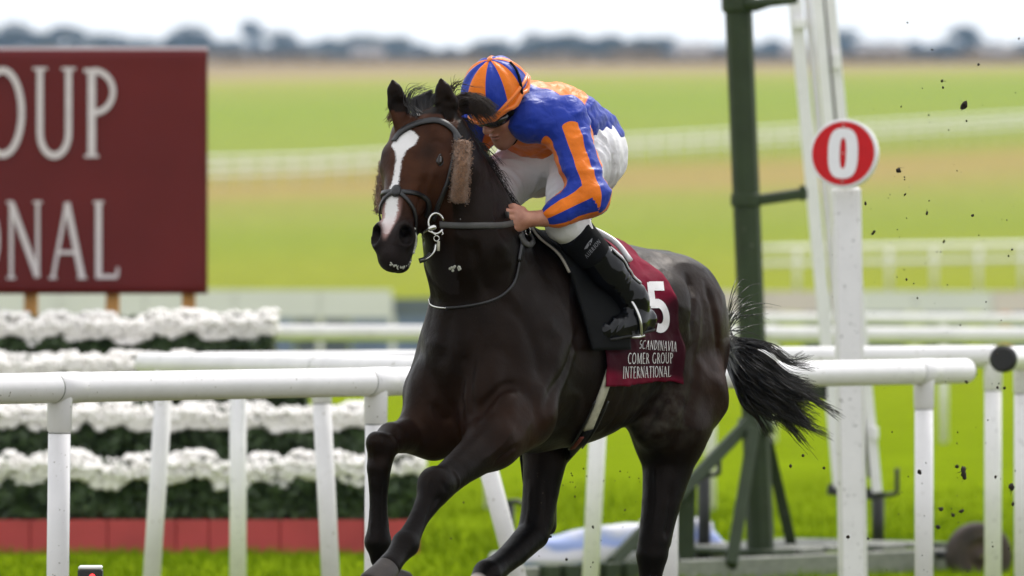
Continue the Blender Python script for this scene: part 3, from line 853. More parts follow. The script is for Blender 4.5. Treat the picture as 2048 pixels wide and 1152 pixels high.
# head
hs.cone(Hd(.015, -.075, 0), Hd(.14, -.085, 0), .07, .088, .03)
for sg in (1, -1):
    hs.ell(Hd(.125, -.058, .062 * sg), (.055, .038, .042), RH, .035)
    hs.ell(Hd(.165, -.19, .05 * sg), (.115, .105, .042), RH, .045)
hs.cone(Hd(.13, -.075, 0), Hd(.30, -.055, 0), .083, .058, .03)
hs.cone(Hd(.30, -.055, 0), Hd(.42, -.06, 0), .058, .05, .03)
hs.cone(Hd(.19, -.185, 0), Hd(.43, -.125, 0), .055, .036, .05)
hs.ell(Hd(.45, -.075, 0), (.078, .07, .058), RH, .035)
for sg in (1, -1):
    hs.ell(Hd(.432, -.035, .041 * sg), (.054, .043, .037), RH, .02)
    hs.cone(Hd(.20, -.10, .062 * sg), Hd(.31, -.088, .045 * sg), .022, .012, .03)   # facial crest
hs.ell(Hd(.500, -.08, 0), (.030, .046, .045), RH, .03)
hs.ell(Hd(.474, -.140, 0), (.034, .034, .038), RH, .02)
for sg in (1, -1):
    hs.ell(Hd(.440, -.004, .058 * sg), (.036, .036, .026), RH, .008, True)          # nostril
    hs.cone(Hd(.440, -.004, .058 * sg), Hd(.405, -.045, .030 * sg), .020, .012, .006, sub=True)
    hs.ell(Hd(.128, -.052, .101 * sg), (.024, .014, .014), RH, .02, True)          # eye socket
hs.ell(Hd(.505, -.120, 0), (.05, .0075, .06), RH, .012, True)                      # mouth
hs.ell(Hd(.44, -.114, .05), (.035, .007, .03), RH, .012, True)
# ears
YV = np.array([0, 1.0, 0])
for P in ([(896, 244), (894, 205), (887, 180), (881, 156)], [(804, 248), (796, 208), (789, 181), (785, 159)]):
    E = [at(x, y, 25.955) for x, y in P]
    hs.chain(E, [.030, .0335, .025, .006], .012, YV, 1.5)
    G = [e - YV * .030 for e in E]
    hs.chain(G[:3], [.013, .022, .012], .008, None, 1.0)
    hs.p[-2] = hs.p[-2][:-1] + (True,); hs.p[-1] = hs.p[-1][:-1] + (True,)

# legs: lists of (px, py, v, r)
def leg(L, k=.006):
    pts = [U(a, b, v) for a, b, v, r in L]
    hs.chain(pts[:3], [q[3] for q in L[:3]], .05); hs.chain(pts[2:], [q[3] for q in L[2:]], k)
    return pts
LF = leg([(1052, 838, .19, .098), (985, 885, .18, .082), (915, 940, .165, .056), (880, 970, .155, .053), (866, 988, .15, .048), (838, 1036, .145, .032), (822, 1068, .142, .035), (811, 1088, .14, .046), (793, 1112, .138, .035), (778, 1132, .137, .040)])
hs.ell((LF[3] + U(858, 962, .155)) / 2, (.055, .05, .055), None, .03)
RF = leg([(935, 835, -.15, .11), (880, 850, -.16, .088), (825, 868, -.15, .066), (785, 876, -.145, .052), (765, 895, -.14, .049), (758, 935, -.14, .040), (757, 1000, -.14, .0295), (757, 1050, -.14, .034), (756, 1084, -.14, .045), (758, 1118, -.14, .028), (772, 1150, -.145, .030)])
hs.ell(U(752, 884, -.14), (.03, .035, .035), None, .03)
LH = leg([(1360, 790, .16, .165), (1340, 862, .18, .125), (1335, 935, .18, .086), (1322, 1010, .18, .066), (1309, 1078, .175, .056), (1304, 1110, .17, .055), (1300, 1160, .165, .038), (1290, 1250, .16, .034), (1284, 1300, .16, .046), (1268, 1340, .16, .036), (1255, 1368, .16, .042)])
hs.cone(U(1330, 770, .17), U(1303, 858, .185), .12, .066, .06)           # stifle
hs.cone(U(1340, 990, .18), U(1325, 1085, .175), .03, .03, .03)           # hock tendon
RHL = leg([(1290, 735, -.15, .15), (1165, 795, -.15, .115), (1091, 905, -.15, .080), (1082, 980, -.15, .062), (1074, 1040, -.15, .058), (1066, 1068, -.15, .056), (1030, 1105, -.15, .047), (1000, 1130, -.15, .042), (975, 1148, -.15, .05), (958, 1168, -.15, .038), (945, 1185, -.15, .04)])
hs.cone(U(1098, 1000, -.15), U(1094, 1052, -.15), .026, .034, .03)
# forearm muscle and belly relief
hs.ell(U(1022, 838, .215), (.075, .05, .085), RB, .03)
hs.ell(U(905, 805, -.16), (.07, .05, .09), RB, .04)
hs.cone(uv(-.30, .215, 1.33), uv(-.12, .225, 1.12), .05, .055, .05)

HV, HFc = hs.mesh(.0066, smooth=2)
HNm = vnormals(HV, HFc)
# soft muscle relief
u_, v_, z_ = touv(HV)
ht, hn, hsd = headc(HV)
inhead = (hn > -.33) & (ht > -.05) & (HV[:, 2] > 1.5) & (np.abs(hsd) < .16)
m1 = fbm(np.stack([u_ * 5, v_ * 5, z_ * 3.2], 1), 3, 3)
m2 = 1 - np.abs(fbm(np.stack([u_ * 6 + z_ * 2, v_ * 7, z_ * 5 - u_ * 2], 1), 9, 2)) * 3
body = np.clip((z_ - .98) / .12, 0, 1)
amp = np.where(inhead, .0015, .0006 + .0068 * body)
HV = HV + HNm * (amp * m1 + np.where(inhead, 0,   .0058 * body) * np.clip(m2, 0, 1))[:, None]
HNm = vnormals(HV, HFc)
# carved muscle lines, creases and veins: (pixels on the skin, width m, depth m)
_bv = BVHTree.FromPolygons([tuple(v) for v in HV], [tuple(int(i) for i in f) for f in HFc])
def carve(px, w, amp):
    global HV
    pts = []
    for p in catmull([np.array([x, y, 0.]) for x, y in px], 8):
        d = Vector(at(p[0], p[1], 1.0)) - Vector((0, 0, CAMZ)); d.normalize()
        loc = _bv.ray_cast(Vector((0, 0, CAMZ)), d, 60)[0]
        if loc: pts.append(np.array(loc))
    if len(pts) < 3: return
    pts = np.array(pts); sel = np.where((np.abs(HV - pts.mean(0)) < np.ptp(pts, axis=0) / 2 + .15).all(1))[0]
    best = np.full(len(sel), 9.); tt = np.zeros(len(sel))
    for i in range(len(pts) - 1):
        d, t, _ = segdist(HV[sel], pts[i], pts[i + 1] + 1e-6)
        m = d < best; best = np.where(m, d, best); tt = np.where(m, (i + t) / (len(pts) - 1), tt)
    fade = np.clip(np.minimum(tt, 1 - tt) * 5, 0, 1)
    HV[sel] += HNm[sel] * (amp * fade * np.exp(-(best / w) ** 2))[:, None]
for a in (
    ([(926, 680), (923, 740), (918, 790), (924, 850)], .022, -.016), ([(963, 640), (946, 710), (938, 780), (950, 838)], .018, -.014),
    ([(950, 858), (972, 808), (1012, 770), (1050, 772)], .016, -.010), 
    ([(1158, 640), (1150, 696), (1130, 748), (1108, 780), (1086, 832)], .022, -.015), ([(1010, 600), (1052, 650), (1075, 720), (1080, 770)], .026, -.009),
    ([(900, 610), (893, 680), (880, 740)], .030, -.007), ([(860, 800), (885, 838), (912, 830)], .016, -.010), ([(1000, 700), (990, 750), (1000, 800)], .030, .009),
    ([(1085, 640), (1120, 680), (1100, 740)], .035, .009), ([(945, 470), (960, 540), (985, 600)], .022, -.008), ([(1000, 470), (1010, 540)], .03, .006),
    ([(955, 925), (985, 905), (1012, 880), (1034, 845)], .006, .0050), ([(905, 938), (918, 962), (912, 992)], .006, .004), ([(985, 930), (1015, 905), (1042, 890)], .008, -.006),
    ([(846, 1052), (866, 1010), (884, 990)], .006, -.005), ([(866, 948), (858, 972), (868, 998)], .007, .005), ([(880, 960), (895, 985)], .007, -.004),
    ([(775, 866), (790, 880), (796, 905)], .007, .005), ([(750, 870), (748, 900), (752, 930)], .007, .004), ([(768, 940), (768, 1000), (766, 1050)], .006, -.005), ([(744, 1040), (742, 1075)], .006, .004),
    ([(1346, 650), (1340, 750), (1312, 820), (1282, 872)], .024, -.014), ([(1372, 545), (1388, 600), (1382, 680)], .020, -.013), ([(1408, 555), (1432, 640), (1436, 730)], .018, -.010),
    ([(1395, 700), (1385, 790), (1352, 900)], .022, -.011), ([(1310, 920), (1312, 1000), (1304, 1060)], .008, .005), ([(1345, 960), (1338, 1040), (1330, 1080)], .010, -.008),
    ([(1260, 780), (1240, 830), (1200, 870)], .03, -.006), ([(1090, 950), (1092, 1010), (1090, 1050)], .009, -.007), ([(1060, 960), (1058, 1020), (1050, 1060)], .007, .004),
    ([(872, 330), (858, 372), (846, 415)], .009, .0045), ([(858, 290), (872, 282), (890, 290)], .010, -.005), ([(850, 345), (842, 390), (832, 430)], .011, -.005), ([(895, 340), (905, 375), (898, 420)], .013, -.004),
    ([(842, 300), (848, 330), (840, 360)], .012, .003), ([(800, 448), (822, 440), (838, 452)], .008, .004), ([(825, 508), (838, 496), (848, 478)], .008, -.005)):
    carve(*a)
HV = relax(HV, HFc, .35)
HNm = vnormals(HV, HFc)
# colour masks
bl_c = np.interp(ht, [.03, .06, .12, .18, .3, .42, .47], [-.002, -.004, -.008, -.011, -.012, -.012, -.010])
bl_w = np.interp(ht, [.035, .055, .075, .10, .13, .17, .22, .28, .34, .40, .44, .458], [-.02, .018, .044, .046, .019, .011, .012, .018, .025, .021, .012, -.02])
bl_w = bl_w + .0035 * fbm(np.stack([ht * 60, hsd * 60, hn * 60], 1), 5, 2)
blaze = np.where(inhead & (hn > -.075), bl_w - np.abs(hsd - bl_c - np.interp(ht, [.04, .1, .16], [.015, .0, 0])), -1.0)
blaze = np.clip(blaze, -.05, .05)
nz_h = .05 * fbm(HV * 22, 14, 3)
brown = np.where(inhead, np.clip((hn + .25 + nz_h) / .19, 0, 1) ** 1.3 * np.clip((.41 - ht) / .12, 0, 1), 0)
brown = brown * (1 - .75 * np.exp(-((ht - .13) ** 2 / .002 + (np.abs(hsd) - .09) ** 2 / .0012)))
ear = (ht < -.01) & (HV[:, 2] > 2.07) & (hn > -.16)
inear = ear & (HNm[:, 1] < -.3)
brown = np.where(ear, np.where(inear, .0, .55) * np.clip((2.17 - HV[:, 2]) / .07, 0, 1), brown)
flank = np.exp(-((u_ + 1.32) ** 2 / .05 + (z_ - 1.25) ** 2 / .09)) * .35 + np.exp(-((u_ + .02) ** 2 / .03 + (z_ - 1.05) ** 2 / .02)) * .35
brown = np.maximum(brown, np.where(inhead | ear, 0, flank))
muz = np.where(inhead, np.clip((ht - .36) / .07, 0, 1), 0)
pink = np.where(inhead & (hn > -.06), np.clip((ht - .29) / .06, 0, 1) * np.clip((.468 - ht) / .02, 0, 1) * np.clip((np.interp(ht, [.3, .36, .42, .46], [.045, .042, .028, .012]) - np.abs(hsd + .016)) / .012, 0, 1), 0)
dark = np.clip(2.3 - 1.25 * np.minimum(np.linalg.norm((HV - Hd(.440, -.012, .055)) @ RH.T / [.031, .034, .024], axis=1), np.linalg.norm((HV - Hd(.440, -.012, -.055)) @ RH.T / [.031, .034, .024], axis=1)), 0, 1)
sock = np.clip(1 - np.linalg.norm(HV - U(945, 1178, -.15), axis=1) / .085, 0, 1) * 3
dust = np.clip(1.3 - ((u_ + .93) / .20) ** 2 - ((z_ - 1.10) / .15) ** 2, 0, 1) * (v_ > .02) + .8 * np.exp(-((u_ + 1.03) ** 2 / .003 + (z_ - 1.28) ** 2 / .03)) * (v_ > .1)

def horse_material():
    m, nt, n, l, b = nodes_of('dark_bay_coat')
    def A(k):
        q = n.new('ShaderNodeAttribute'); q.attribute_name = k; return q.outputs['Fac']
    def noise(sc, det=4, stretch=None):
        t = n.new('ShaderNodeTexCoord'); z = n.new('ShaderNodeTexNoise'); z.inputs['Scale'].default_value = sc; z.inputs['Detail'].default_value = det
        if stretch:
            mp = n.new('ShaderNodeMapping'); mp.inputs['Scale'].default_value = stretch; l.new(t.outputs['Object'], mp.inputs['Vector']); l.new(mp.outputs['Vector'], z.inputs['Vector'])
        else: l.new(t.outputs['Object'], z.inputs['Vector'])
        return z.outputs['Fac']
    def mixc(f, c1, c2):
        x = n.new('ShaderNodeMixRGB')
        if isinstance(f, float): x.inputs['Fac'].default_value = f
        else: l.new(f, x.inputs['Fac'])
        for i, c in ((1, c1), (2, c2)):
            if isinstance(c, tuple): x.inputs[i].default_value = (*c, 1)
            else: l.new(c, x.inputs[i])
        return x.outputs['Color']
    def rng(v, a, b_, c=0., d=1.):
        r = n.new('ShaderNodeMapRange'); l.new(v, r.inputs['Value'])
        for k, val in zip(('From Min', 'From Max', 'To Min', 'To Max'), (a, b_, c, d)): r.inputs[k].default_value = val
        return r.outputs['Result']
    def mul(a, b_):
        x = n.new('ShaderNodeMath'); x.operation = 'MULTIPLY'; l.new(a, x.inputs[0])
        if isinstance(b_, float): x.inputs[1].default_value = b_
        else: l.new(b_, x.inputs[1])
        return x.outputs[0]
    def add(a, b_):
        x = n.new('ShaderNodeMath'); x.operation = 'ADD'; l.new(a, x.inputs[0]); l.new(b_, x.inputs[1]); return x.outputs[0]
    big = noise(5, 5)
    black = mixc(rng(big, .35, .7), (.0036, .0024, .0019), (.0108, .0060, .0042))
    br = mixc(rng(noise(14, 5), .3, .7), (.030, .0105, .0055), (.066, .025, .0125))
    black = mixc(A('points'), black, (.0034, .0031, .0033))
    c = mixc(A('brown'), black, br)
    c = mixc(mul(A('muz'), .8), c, (.020, .016, .017))
    c = mixc(A('pink'), c, (.36, .22, .20))
    edge = n.new('ShaderNodeMath'); edge.operation = 'ADD'; l.new(A('blaze'), edge.inputs[0]); l.new(rng(noise(230, 3), .3, .7, -.004, .004), edge.inputs[1])
    pinkmix = mixc(mul(A('muz'), .75), (.72, .70, .69), (.50, .35, .33))
    c = mixc(rng(edge.outputs[0], -.003, .004), c, pinkmix)
    c = mixc(A('dark'), c, (.006, .0045, .0045))
    c = mixc(rng(A('sock'), .6, 1.2), c, (.55, .48, .44))
    c = mixc(mul(mul(A('dust'), rng(noise(24, 6), .42, .68)), .55), c, (.052, .048, .034))
    spk = rng(noise(420, 2), .70, .74)
    c = mixc(mul(mul(spk, rng(noise(7, 3), .45, .6)), .35), c, (.22, .20, .16))
    l.new(c, b.inputs['Base Color'])
    l.new(rng(noise(16, 5), .3, .7, .34, .5), b.inputs['Roughness'])
    b.inputs['Specular IOR Level'].default_value = .5; b.inputs['IOR'].default_value = 1.20
    b.inputs['Specular Tint'].default_value = (1.0, .80, .68, 1)
    b.inputs['Sheen Roughness'].default_value = .4
    b.inputs['Coat Weight'].default_value = .0
    b.inputs['Coat Roughness'].default_value = .3
    h = add(mul(noise(330, 3, (1, 1, .25)), .5), mul(noise(22, 4), 1.6))
    bp = n.new('ShaderNodeBump'); bp.inputs['Strength'].default_value = .38; bp.inputs['Distance'].default_value = .006
    l.new(h, bp.inputs['Height']); l.new(bp.outputs['Normal'], b.inputs['Normal'])
    return m
M['coat'] = horse_material()
horse = obj('horse', HV, HFc, M['coat'], None, True, dict(blaze=blaze, brown=brown, muz=muz, pink=pink, sock=sock, dust=dust, dark=dark, points=np.clip((.98 - z_) / .12, 0, 1) * (1 - np.clip(1 - ((z_ - 1.0) / .1) ** 2, 0, 1) * (np.abs(u_ + .6) < .3))),
            'dark bay racehorse with a white blaze galloping past the white rail', 'horse', origin=uv(-.6, 0, 0))
HBVH = BVHTree.FromPolygons([tuple(v) for v in HV], [tuple(int(i) for i in f) for f in HFc])
CAMP = Vector((0, 0, CAMZ))
def hit_px(px, py, off=.0, bvh=None):
    """first surface point along the line of sight through a pixel -> (point, normal)"""
    d = Vector(at(px, py, 1.0)) - CAMP; d.normalize()
    loc, nor, _, _ = (bvh or HBVH).ray_cast(CAMP, d, 60)
    if loc is None: return None
    return np.array(loc) + np.array(nor) * off, np.array(nor)
def near(P, off=.0, bvh=None):
    loc, nor, _, _ = (bvh or HBVH).find_nearest(Vector(P))
    return np.array(loc) + np.array(nor) * off, np.array(nor)
def strap_px(name, px, w, m, parent, off=.003, th=.004, n=5, bvh=None, wt=None):
    pts = catmull([np.array([x, y, 0.]) for x, y in px], n)
    P, N = [], []
    for p in pts:
        h = hit_px(p[0], p[1], off, bvh)
        if h: P.append(h[0]); N.append(h[1])
    P = np.array(P); N = np.array(N)
    for _ in range(2):
        P[1:-1] = P[1:-1] * .5 + (P[:-2] + P[2:]) * .25; N[1:-1] = N[1:-1] * .5 + (N[:-2] + N[2:]) * .25
    V, F = ribbon(P, N, w, th)
    return obj(name, V, F, m, parent, True)
def strap_pts(name, pts, w, m, parent, off=.003, th=.004, n=5, bvh=None):
    """strap through world points, each laid on the nearest skin"""
    P, N = [], []
    for p in catmull(pts, n):
        q, nn = near(p, off, bvh); P.append(q); N.append(nn)
    P = np.array(P); N = np.array(N)
    for _ in range(2):
        P[1:-1] = P[1:-1] * .5 + (P[:-2] + P[2:]) * .25; N[1:-1] = N[1:-1] * .5 + (N[:-2] + N[2:]) * .25
    V, F = ribbon(P, N, w, th)
    return obj(name, V, F, m, parent, True)

# eyes
M['lid'] = mat('dark_eyelid', (.014, .008, .006), .45, var=.3)
M['eye'] = mat('horse_eye', (.010, .006, .004), .06, var=.2, spec=.9)
for sg in (1, -1):
    ec = hit_px(882, 320)[0] if sg > 0 else near(Hd(.128, -.06, -.11))[0]
    en = (sh * sg * .8 + HN * .6)
    MB().ell(ec - en * .0068, .0185, .0135, .0130, RH, 18, 12).build('eye', M['eye'], horse, True)
    e1_ = HA; e2_ = np.cross(en, e1_); e2_ /= np.linalg.norm(e2_)
    if e2_ @ ZZ < 0: e2_ = -e2_
    for q_, w_ in ((1, .0044), (-1, .0032)):
        P = [ec + e1_ * .021 * math.cos(a) + e2_ * q_ * (.0115 if q_ > 0 else .0095) * math.sin(a) + en * (.0035 * math.sin(a) - .002) for a in np.linspace(0, math.pi, 12)]
        MB().tube(P, [w_ * (.5 + .5 * math.sin(a)) for a in np.linspace(0, math.pi, 12)], 6).build('eyelid', M['lid'], horse, True)
# hooves
def hoof(c, ax, r, name='hoof', m=M['hoof']):
    ax = np.array(ax) / np.linalg.norm(ax)
    b = MB(); b.tube([c - ax * .015, c + ax * .02, c + ax * .075, c + ax * .085], [r * .93, r, r * 1.25, r * 1.18], 20)
    b.build(name, m, horse, True)
hoof(LF[-1] + (LF[-1] - LF[-2]) * .4, LF[-1] - LF[-2] + np.array([-.01, 0, -.01]), .043)
hoof(RF[-1], np.array([.6, .5, -.4]), .040)
hoof(LH[-1], np.array([-.3, -.4, -.8]), .045)
hoof(RHL[-1], np.array([-.5, -.6, -.5]), .042)
# tail
tp = []
locks = [(RNG.normal(0, 1, 2), RNG.normal(0, 1, 3), RNG.random(), RNG.normal(0, 1, 2)) for _ in range(52)]
for i in range(1500):
    la, le, lf, lr = locks[int(52 * RNG.random() ** 1.2)]
    a = la + RNG.normal(0, .16, 2); e = le * .9 + RNG.normal(0, .35, 3); f_ = np.clip(lf + RNG.normal(0, .16), 0, 1)
    root = U(1445 + RNG.normal(0, 3), 680 + lr[0] * 20 + RNG.normal(0, 4), RNG.normal(0, .012))
    ln = .42 + .42 * f_
    mid = at(1502 + a[0] * 14, 752 + a[1] * 28, 27.33 + RNG.normal(0, .05))
    mid2 = at(1502 + 82 * ln + a[0] * 18, 752 + 58 * ln + a[1] * 28 + e[2] * 4, 27.38 + RNG.normal(0, .07))
    end = at(1502 + 140 * ln + a[0] * 20 + e[0] * 9, 752 + 100 * ln + a[1] * 33 + e[1] * 13, 27.42 + RNG.normal(0, .09))
    tp.append(catmull([root, mid, mid2, end], 6))
for i in range(30):
    e = RNG.normal(0, 1, 4)
    root = U(1447, 672 + e[0] * 14, 0)
    tp.append(catmull([root, at(1470 + e[1] * 6, 640 + e[2] * 22, 27.3), at(1492 + e[1] * 14, 632 + e[2] * 34 + e[3] * 8, 27.34), at(1512 + e[1] * 24, 640 + e[2] * 42 + e[3] * 20, 27.36)], 6))
V, F = strands(np.array(tp), np.full(len(tp), .0019), np.full(len(tp), .0005))
obj('tail', V, F, M['hair'], horse, True)
# mane: laid along the crest, blown back over the neck's left side and up round the ears
mp_ = []
lk = [(RNG.random() ** .9, RNG.random(3), RNG.normal(0, .01, 3)) for _ in range(60)]
for i in range(900):
    k_ = lk[RNG.integers(60)]
    t = np.clip(k_[0] + RNG.normal(0, .012), 0, 1)
    c = catmull([uv(.02, -.03, 2.105), uv(-.10, -.01, 1.985), uv(-.22, 0, 1.86), uv(-.34, 0, 1.75)], 20)
    r = c[int(t * (len(c) - 1))] + RNG.normal(0, .004, 3)
    b = HS * (.004 + .024 * k_[1][0]) - HF * (.07 + .06 * k_[1][1]) + ZZ * (k_[2][0] * 2 - .01) + RNG.normal(0, .004, 3)
    L = .45 + .5 * RNG.random()
    mp_.append(catmull([r, r + b * .35 * L + ZZ * .022, r + b * .8 * L + ZZ * .012, r + b * 1.25 * L - ZZ * (.03 + .03 * RNG.random()) + RNG.normal(0, .012, 3)], 5))
V, F = strands(np.array(mp_), np.full(len(mp_), .0015), np.full(len(mp_), .0004))
obj('mane', V, F, M['hair'], horse, True)
# the lock of mane blown straight back from the poll across the rider's goggles
mp_ = []
lk = [RNG.normal(0, 1, 5) for _ in range(26)]
for i in range(620):
    e = lk[RNG.integers(26)] + RNG.normal(0, .22, 5)
    L = .42 + .46 * RNG.random()
    r = at(907 + e[0] * 4, 222 + e[1] * 10, 26.04 + .02 * e[2])
    mp_.append(catmull([r, at(905 + 36 * L, 206 + e[1] * 8 + e[3] * 3, 26.04 + .02 * e[2]), at(905 + 72 * L, 208 + e[1] * 8 + e[3] * 4, 26.03 + .02 * e[2]), at(905 + 103 * L + e[4] * 4, 222 + e[1] * 9 + e[3] * 5 + 9 * L, 26.03 + .02 * e[2])], 5))
for i in range(26):
    e = RNG.normal(0, 1, 4)
    r = at(902 + e[0] * 3, 190 + e[1] * 10, 26.0)
    mp_.append(catmull([r, at(908 + e[2] * 5, 178 + e[1] * 10, 26.0), at(914 + e[2] * 12, 172 + e[3] * 10, 26.0), at(920 + e[2] * 18, 172 + e[3] * 18, 26.0)], 5))
V, F = strands(np.array(mp_), np.full(len(mp_), .0014), np.full(len(mp_), .0004))
obj('mane_lock', V, F, M['hair_brown'], horse, True)
# forelock
mp_ = []
lk = [RNG.normal(0, 1, 5) for _ in range(22)]
for i in range(620):
    e = lk[RNG.integers(22)] + RNG.normal(0, .2, 5)
    r = at(848 + e[0] * 10, 232 + e[1] * 3, 25.955 + .012 * e[2])
    mp_.append(catmull([r, at(845 + e[0] * 11, 213 + e[1] * 4, 25.98), at(850 + e[0] * 12 + e[3] * 3, 196 + e[1] * 5, 26.0), at(866 + e[0] * 11 + e[3] * 6, 186 + e[1] * 6 + abs(e[4]) * 4, 26.02)], 5))
for i in range(26):
    e = RNG.normal(0, 1, 5)
    r = at(832 + e[0] * 7, 226, 25.92)
    s = 10 + 8 * RNG.random()
    mp_.append(catmull([r, at(818 + e[1] * 5, 206 + e[2] * 3, 25.93), at(826 + e[1] * 8, 182 + e[2] * 4, 25.95), at(850 + e[1] * 10, 174 + e[2] * 4 + e[3] * 3, 25.97)], 5))
V, F = strands(np.array(mp_), np.full(len(mp_), .0013), np.full(len(mp_), .0004))
obj('forelock', V, F, M['hair'], horse, True)
# tufts behind the ears
mp_ = []
for i in range(110):
    e = RNG.normal(0, 1, 4); lft = i % 2
    x, sx = ((912, 1) if lft else (782, -1))
    r = at(x + e[0] * 2 - sx * 6, 226 + e[1] * 9, 25.98)
    mp_.append([r, r + np.array([sx * .012, 0, -.006 + .004 * e[2]]), r + np.array([sx * .022 + .004 * e[3], 0, -.016 + .008 * e[2]])])
V, F = strands(np.array(mp_), np.full(len(mp_), .0016), np.full(len(mp_), .0005))
M['tuft'] = mat('chestnut_ear_fringe', (.14, .06, .03), .6, var=.3)
obj('ear_fringe', V, F, M['tuft'], horse, True)['kind'] = 'stuff'
# froth at the lips
fo = MB()
def blob(px, py, r, off=.002, st=None):
    h = hit_px(px, py, off)
    if h:
        fo.ell(h[0], r, r * .7, r * (st or 1), None, 7, 5)
for i in range(80):
    t = RNG.random()
    p = catmull([np.array([782., 528, 0]), np.array([800., 535, 0]), np.array([818., 528, 0]), np.array([830., 510, 0]), np.array([836., 490, 0]), np.array([846., 470, 0])], 10)
    q = p[int(t * (len(p) - 1))] + RNG.normal(0, 1.6, 3)
    blob(q[0], q[1], .0016 + .0028 * RNG.random() ** 2, .0005)
for i in range(90):
    q_ = near(at(844 + RNG.normal(0, 6), 486 + RNG.normal(0, 13), 25.80), .002)[0]; r_ = .002 + .0042 * RNG.random() ** 2; fo.ell(q_, r_, r_ * .7, r_, None, 7, 5)
for i in range(0): blob(843 + RNG.normal(0, 4), 480 + RNG.normal(0, 9), .0022 + .004 * RNG.random())
for i in range(12): blob(898 + RNG.random() * 24, 534 + RNG.normal(0, 2) + 1.5 * (i % 3), .0035 + .002 * RNG.random(), .001)
fo.build('mouth_froth', M['foam'], horse, True)['kind'] = 'stuff'

# ---------------------------------------------------------------- bridle
bridle = empty('bridle', Hd(.2, -.1, 0), 'black leather bridle with brown sheepskin cheek rolls on the horse head', 'bridle')
strap_px('browband', [(789, 284), (798, 270), (814, 257), (842, 246), (872, 242), (893, 250), (908, 264), (918, 280)], .023, M['leather'], bridle, .005)
strap_px('cheek_strap', [(909, 262), (911, 292), (905, 325), (896, 360), (884, 392), (874, 418), (868, 440)], .016, M['leather'], bridle, .005)
for sg in (1, -1):
    if sg < 0: strap_pts('cheek_strap', [Hd(.03, -.15, .11 * sg), Hd(.12, -.13, .11 * sg), Hd(.22, -.13, .1 * sg), Hd(.30, -.125, .08 * sg), Hd(.36, -.12, .07 * sg)], .018, M['leather'], bridle, .004)
    strap_pts('noseband_upper', [Hd(.287, .01, .002), Hd(.285, -.005, .03 * sg), Hd(.265, -.05, .065 * sg), Hd(.255, -.10, .075 * sg), Hd(.24, -.15, .075 * sg), Hd(.235, -.21, .05 * sg)], .017, M['leather'], bridle, .005)
    strap_pts('noseband_lower', [Hd(.287, .012, .002), Hd(.305, .0, .03 * sg), Hd(.34, -.04, .06 * sg), Hd(.385, -.095, .06 * sg), Hd(.40, -.14, .05 * sg), Hd(.405, -.18, .02 * sg)], .014, M['leather'], bridle, .006)
q, nn = near(Hd(.287, .02, .002), .008)
MB().ell(q, .024, .012, .018, RH, 12, 7).build('noseband_disc', M['leather'], bridle, True)
# sheepskin rolls
def roll(P, r, seed, lab=None):
    b = MB(); b.tube(catmull(P, 10), r, 28)
    V = np.array(b.V); F = b.F
    # rounded ends + woolly surface
    d = fbm(V * 75, seed, 3)
    c = np.array(P).mean(0); ax = P[-1] - P[0]; ax = ax / np.linalg.norm(ax)
    q = V - (c + ((V - c) @ ax)[:, None] * ax)
    V = V + q / (np.linalg.norm(q, axis=1, keepdims=True) + 1e-6) * (.006 * d)[:, None]
    o = obj('sheepskin_roll', V, F, M['sheep'], bridle, True)
    L = []
    for i in range(1700):
        k = RNG.integers(len(V)); n_ = q[k] / (np.linalg.norm(q[k]) + 1e-6)
        p = V[k] + RNG.normal(0, .004, 3)
        L.append([p, p + n_ * .0018 + RNG.normal(0, .0012, 3), p + n_ * .0028 + RNG.normal(0, .0022, 3)])
    VV, FF = strands(np.array(L), np.full(len(L), .0016), np.full(len(L), .0006))
    w = obj('wool', VV, FF, M['sheep'], o, True); w['kind'] = 'stuff'
rd = lambda px, py, t, n, s: at(px, py, Hd(t, n, s)[1])
def rs(px, py):
    ds = [h[0][1] for h in (hit_px(px + a, py, 0) for a in (-16, 0, 14)) if h]
    return at(px, py, min(ds) - .022)
roll([rs(926, 286), rs(923, 340), rs(917, 402)], .0275, 1)
roll([rd(775, 325, .10, -.12, -.13), rd(767, 372, .17, -.13, -.14), rd(765, 424, .25, -.14, -.13)], .022, 2)
# bit: rings, bar, curb parts on the left side; mirror ring on the far side
bit = MB()
BC = at(872, 447, 25.82)
e1 = np.array([1.0, .25, 0]); e1 /= np.linalg.norm(e1)
bit.ring(BC, e1, ZZ, .026, .034, .0042, 22, 7, 0.3, 2 * math.pi - .6)
bit.tube(catmull([at(846, 466, 25.82), at(858, 458, 25.81), at(872, 453, 25.81)], 5), [.006] * 5 + [.009] * 5 + [.007], 8)
bit.ring(at(873, 477, 25.81), np.array([1, 0, 0]), ZZ, .009, .009, .0022, 14, 6)
bit.tube(catmull([at(856, 462, 25.80), at(866, 466, 25.80), at(873, 472, 25.80)], 5), .0022, 6)
bit.tube(catmull([at(872, 488, 25.81), at(868, 504, 25.80), at(856, 516, 25.80), at(838, 522, 25.80)], 5), .0035, 6)
bit.tube(catmull([at(883, 462, 25.80), at(886, 467, 25.80), at(884, 470, 25.80)], 4), .0022, 6)
BR = Hd(.40, -.12, -.085)
MB().ring(BR, np.array([0, 1., 0]), ZZ, .026, .034, .0042, 22, 7).build('bit_ring', M['steel'], bridle, True)
bit.build('bit', M['steel'], bridle, True)
MB().tube(catmull([at(838, 522, 25.805), at(850, 518, 25.805), at(862, 508, 25.805)], 5), .0085, 8).build('chin_strap', M['leather'], bridle, True)
MB().tube([at(877, 482, 25.808), at(876.5, 502, 25.808)], .0048, 8).build('curb_link', M['girth'], bridle, True)
def free_strap(name, pts, nrm, w, m, parent, th=.003, n=8):
    P = np.array(catmull(pts, n)); V, F = ribbon(P, np.tile(np.array(nrm, float), (len(P), 1)), w, th)
    return obj(name, V, F, m, parent, True)
rp = []
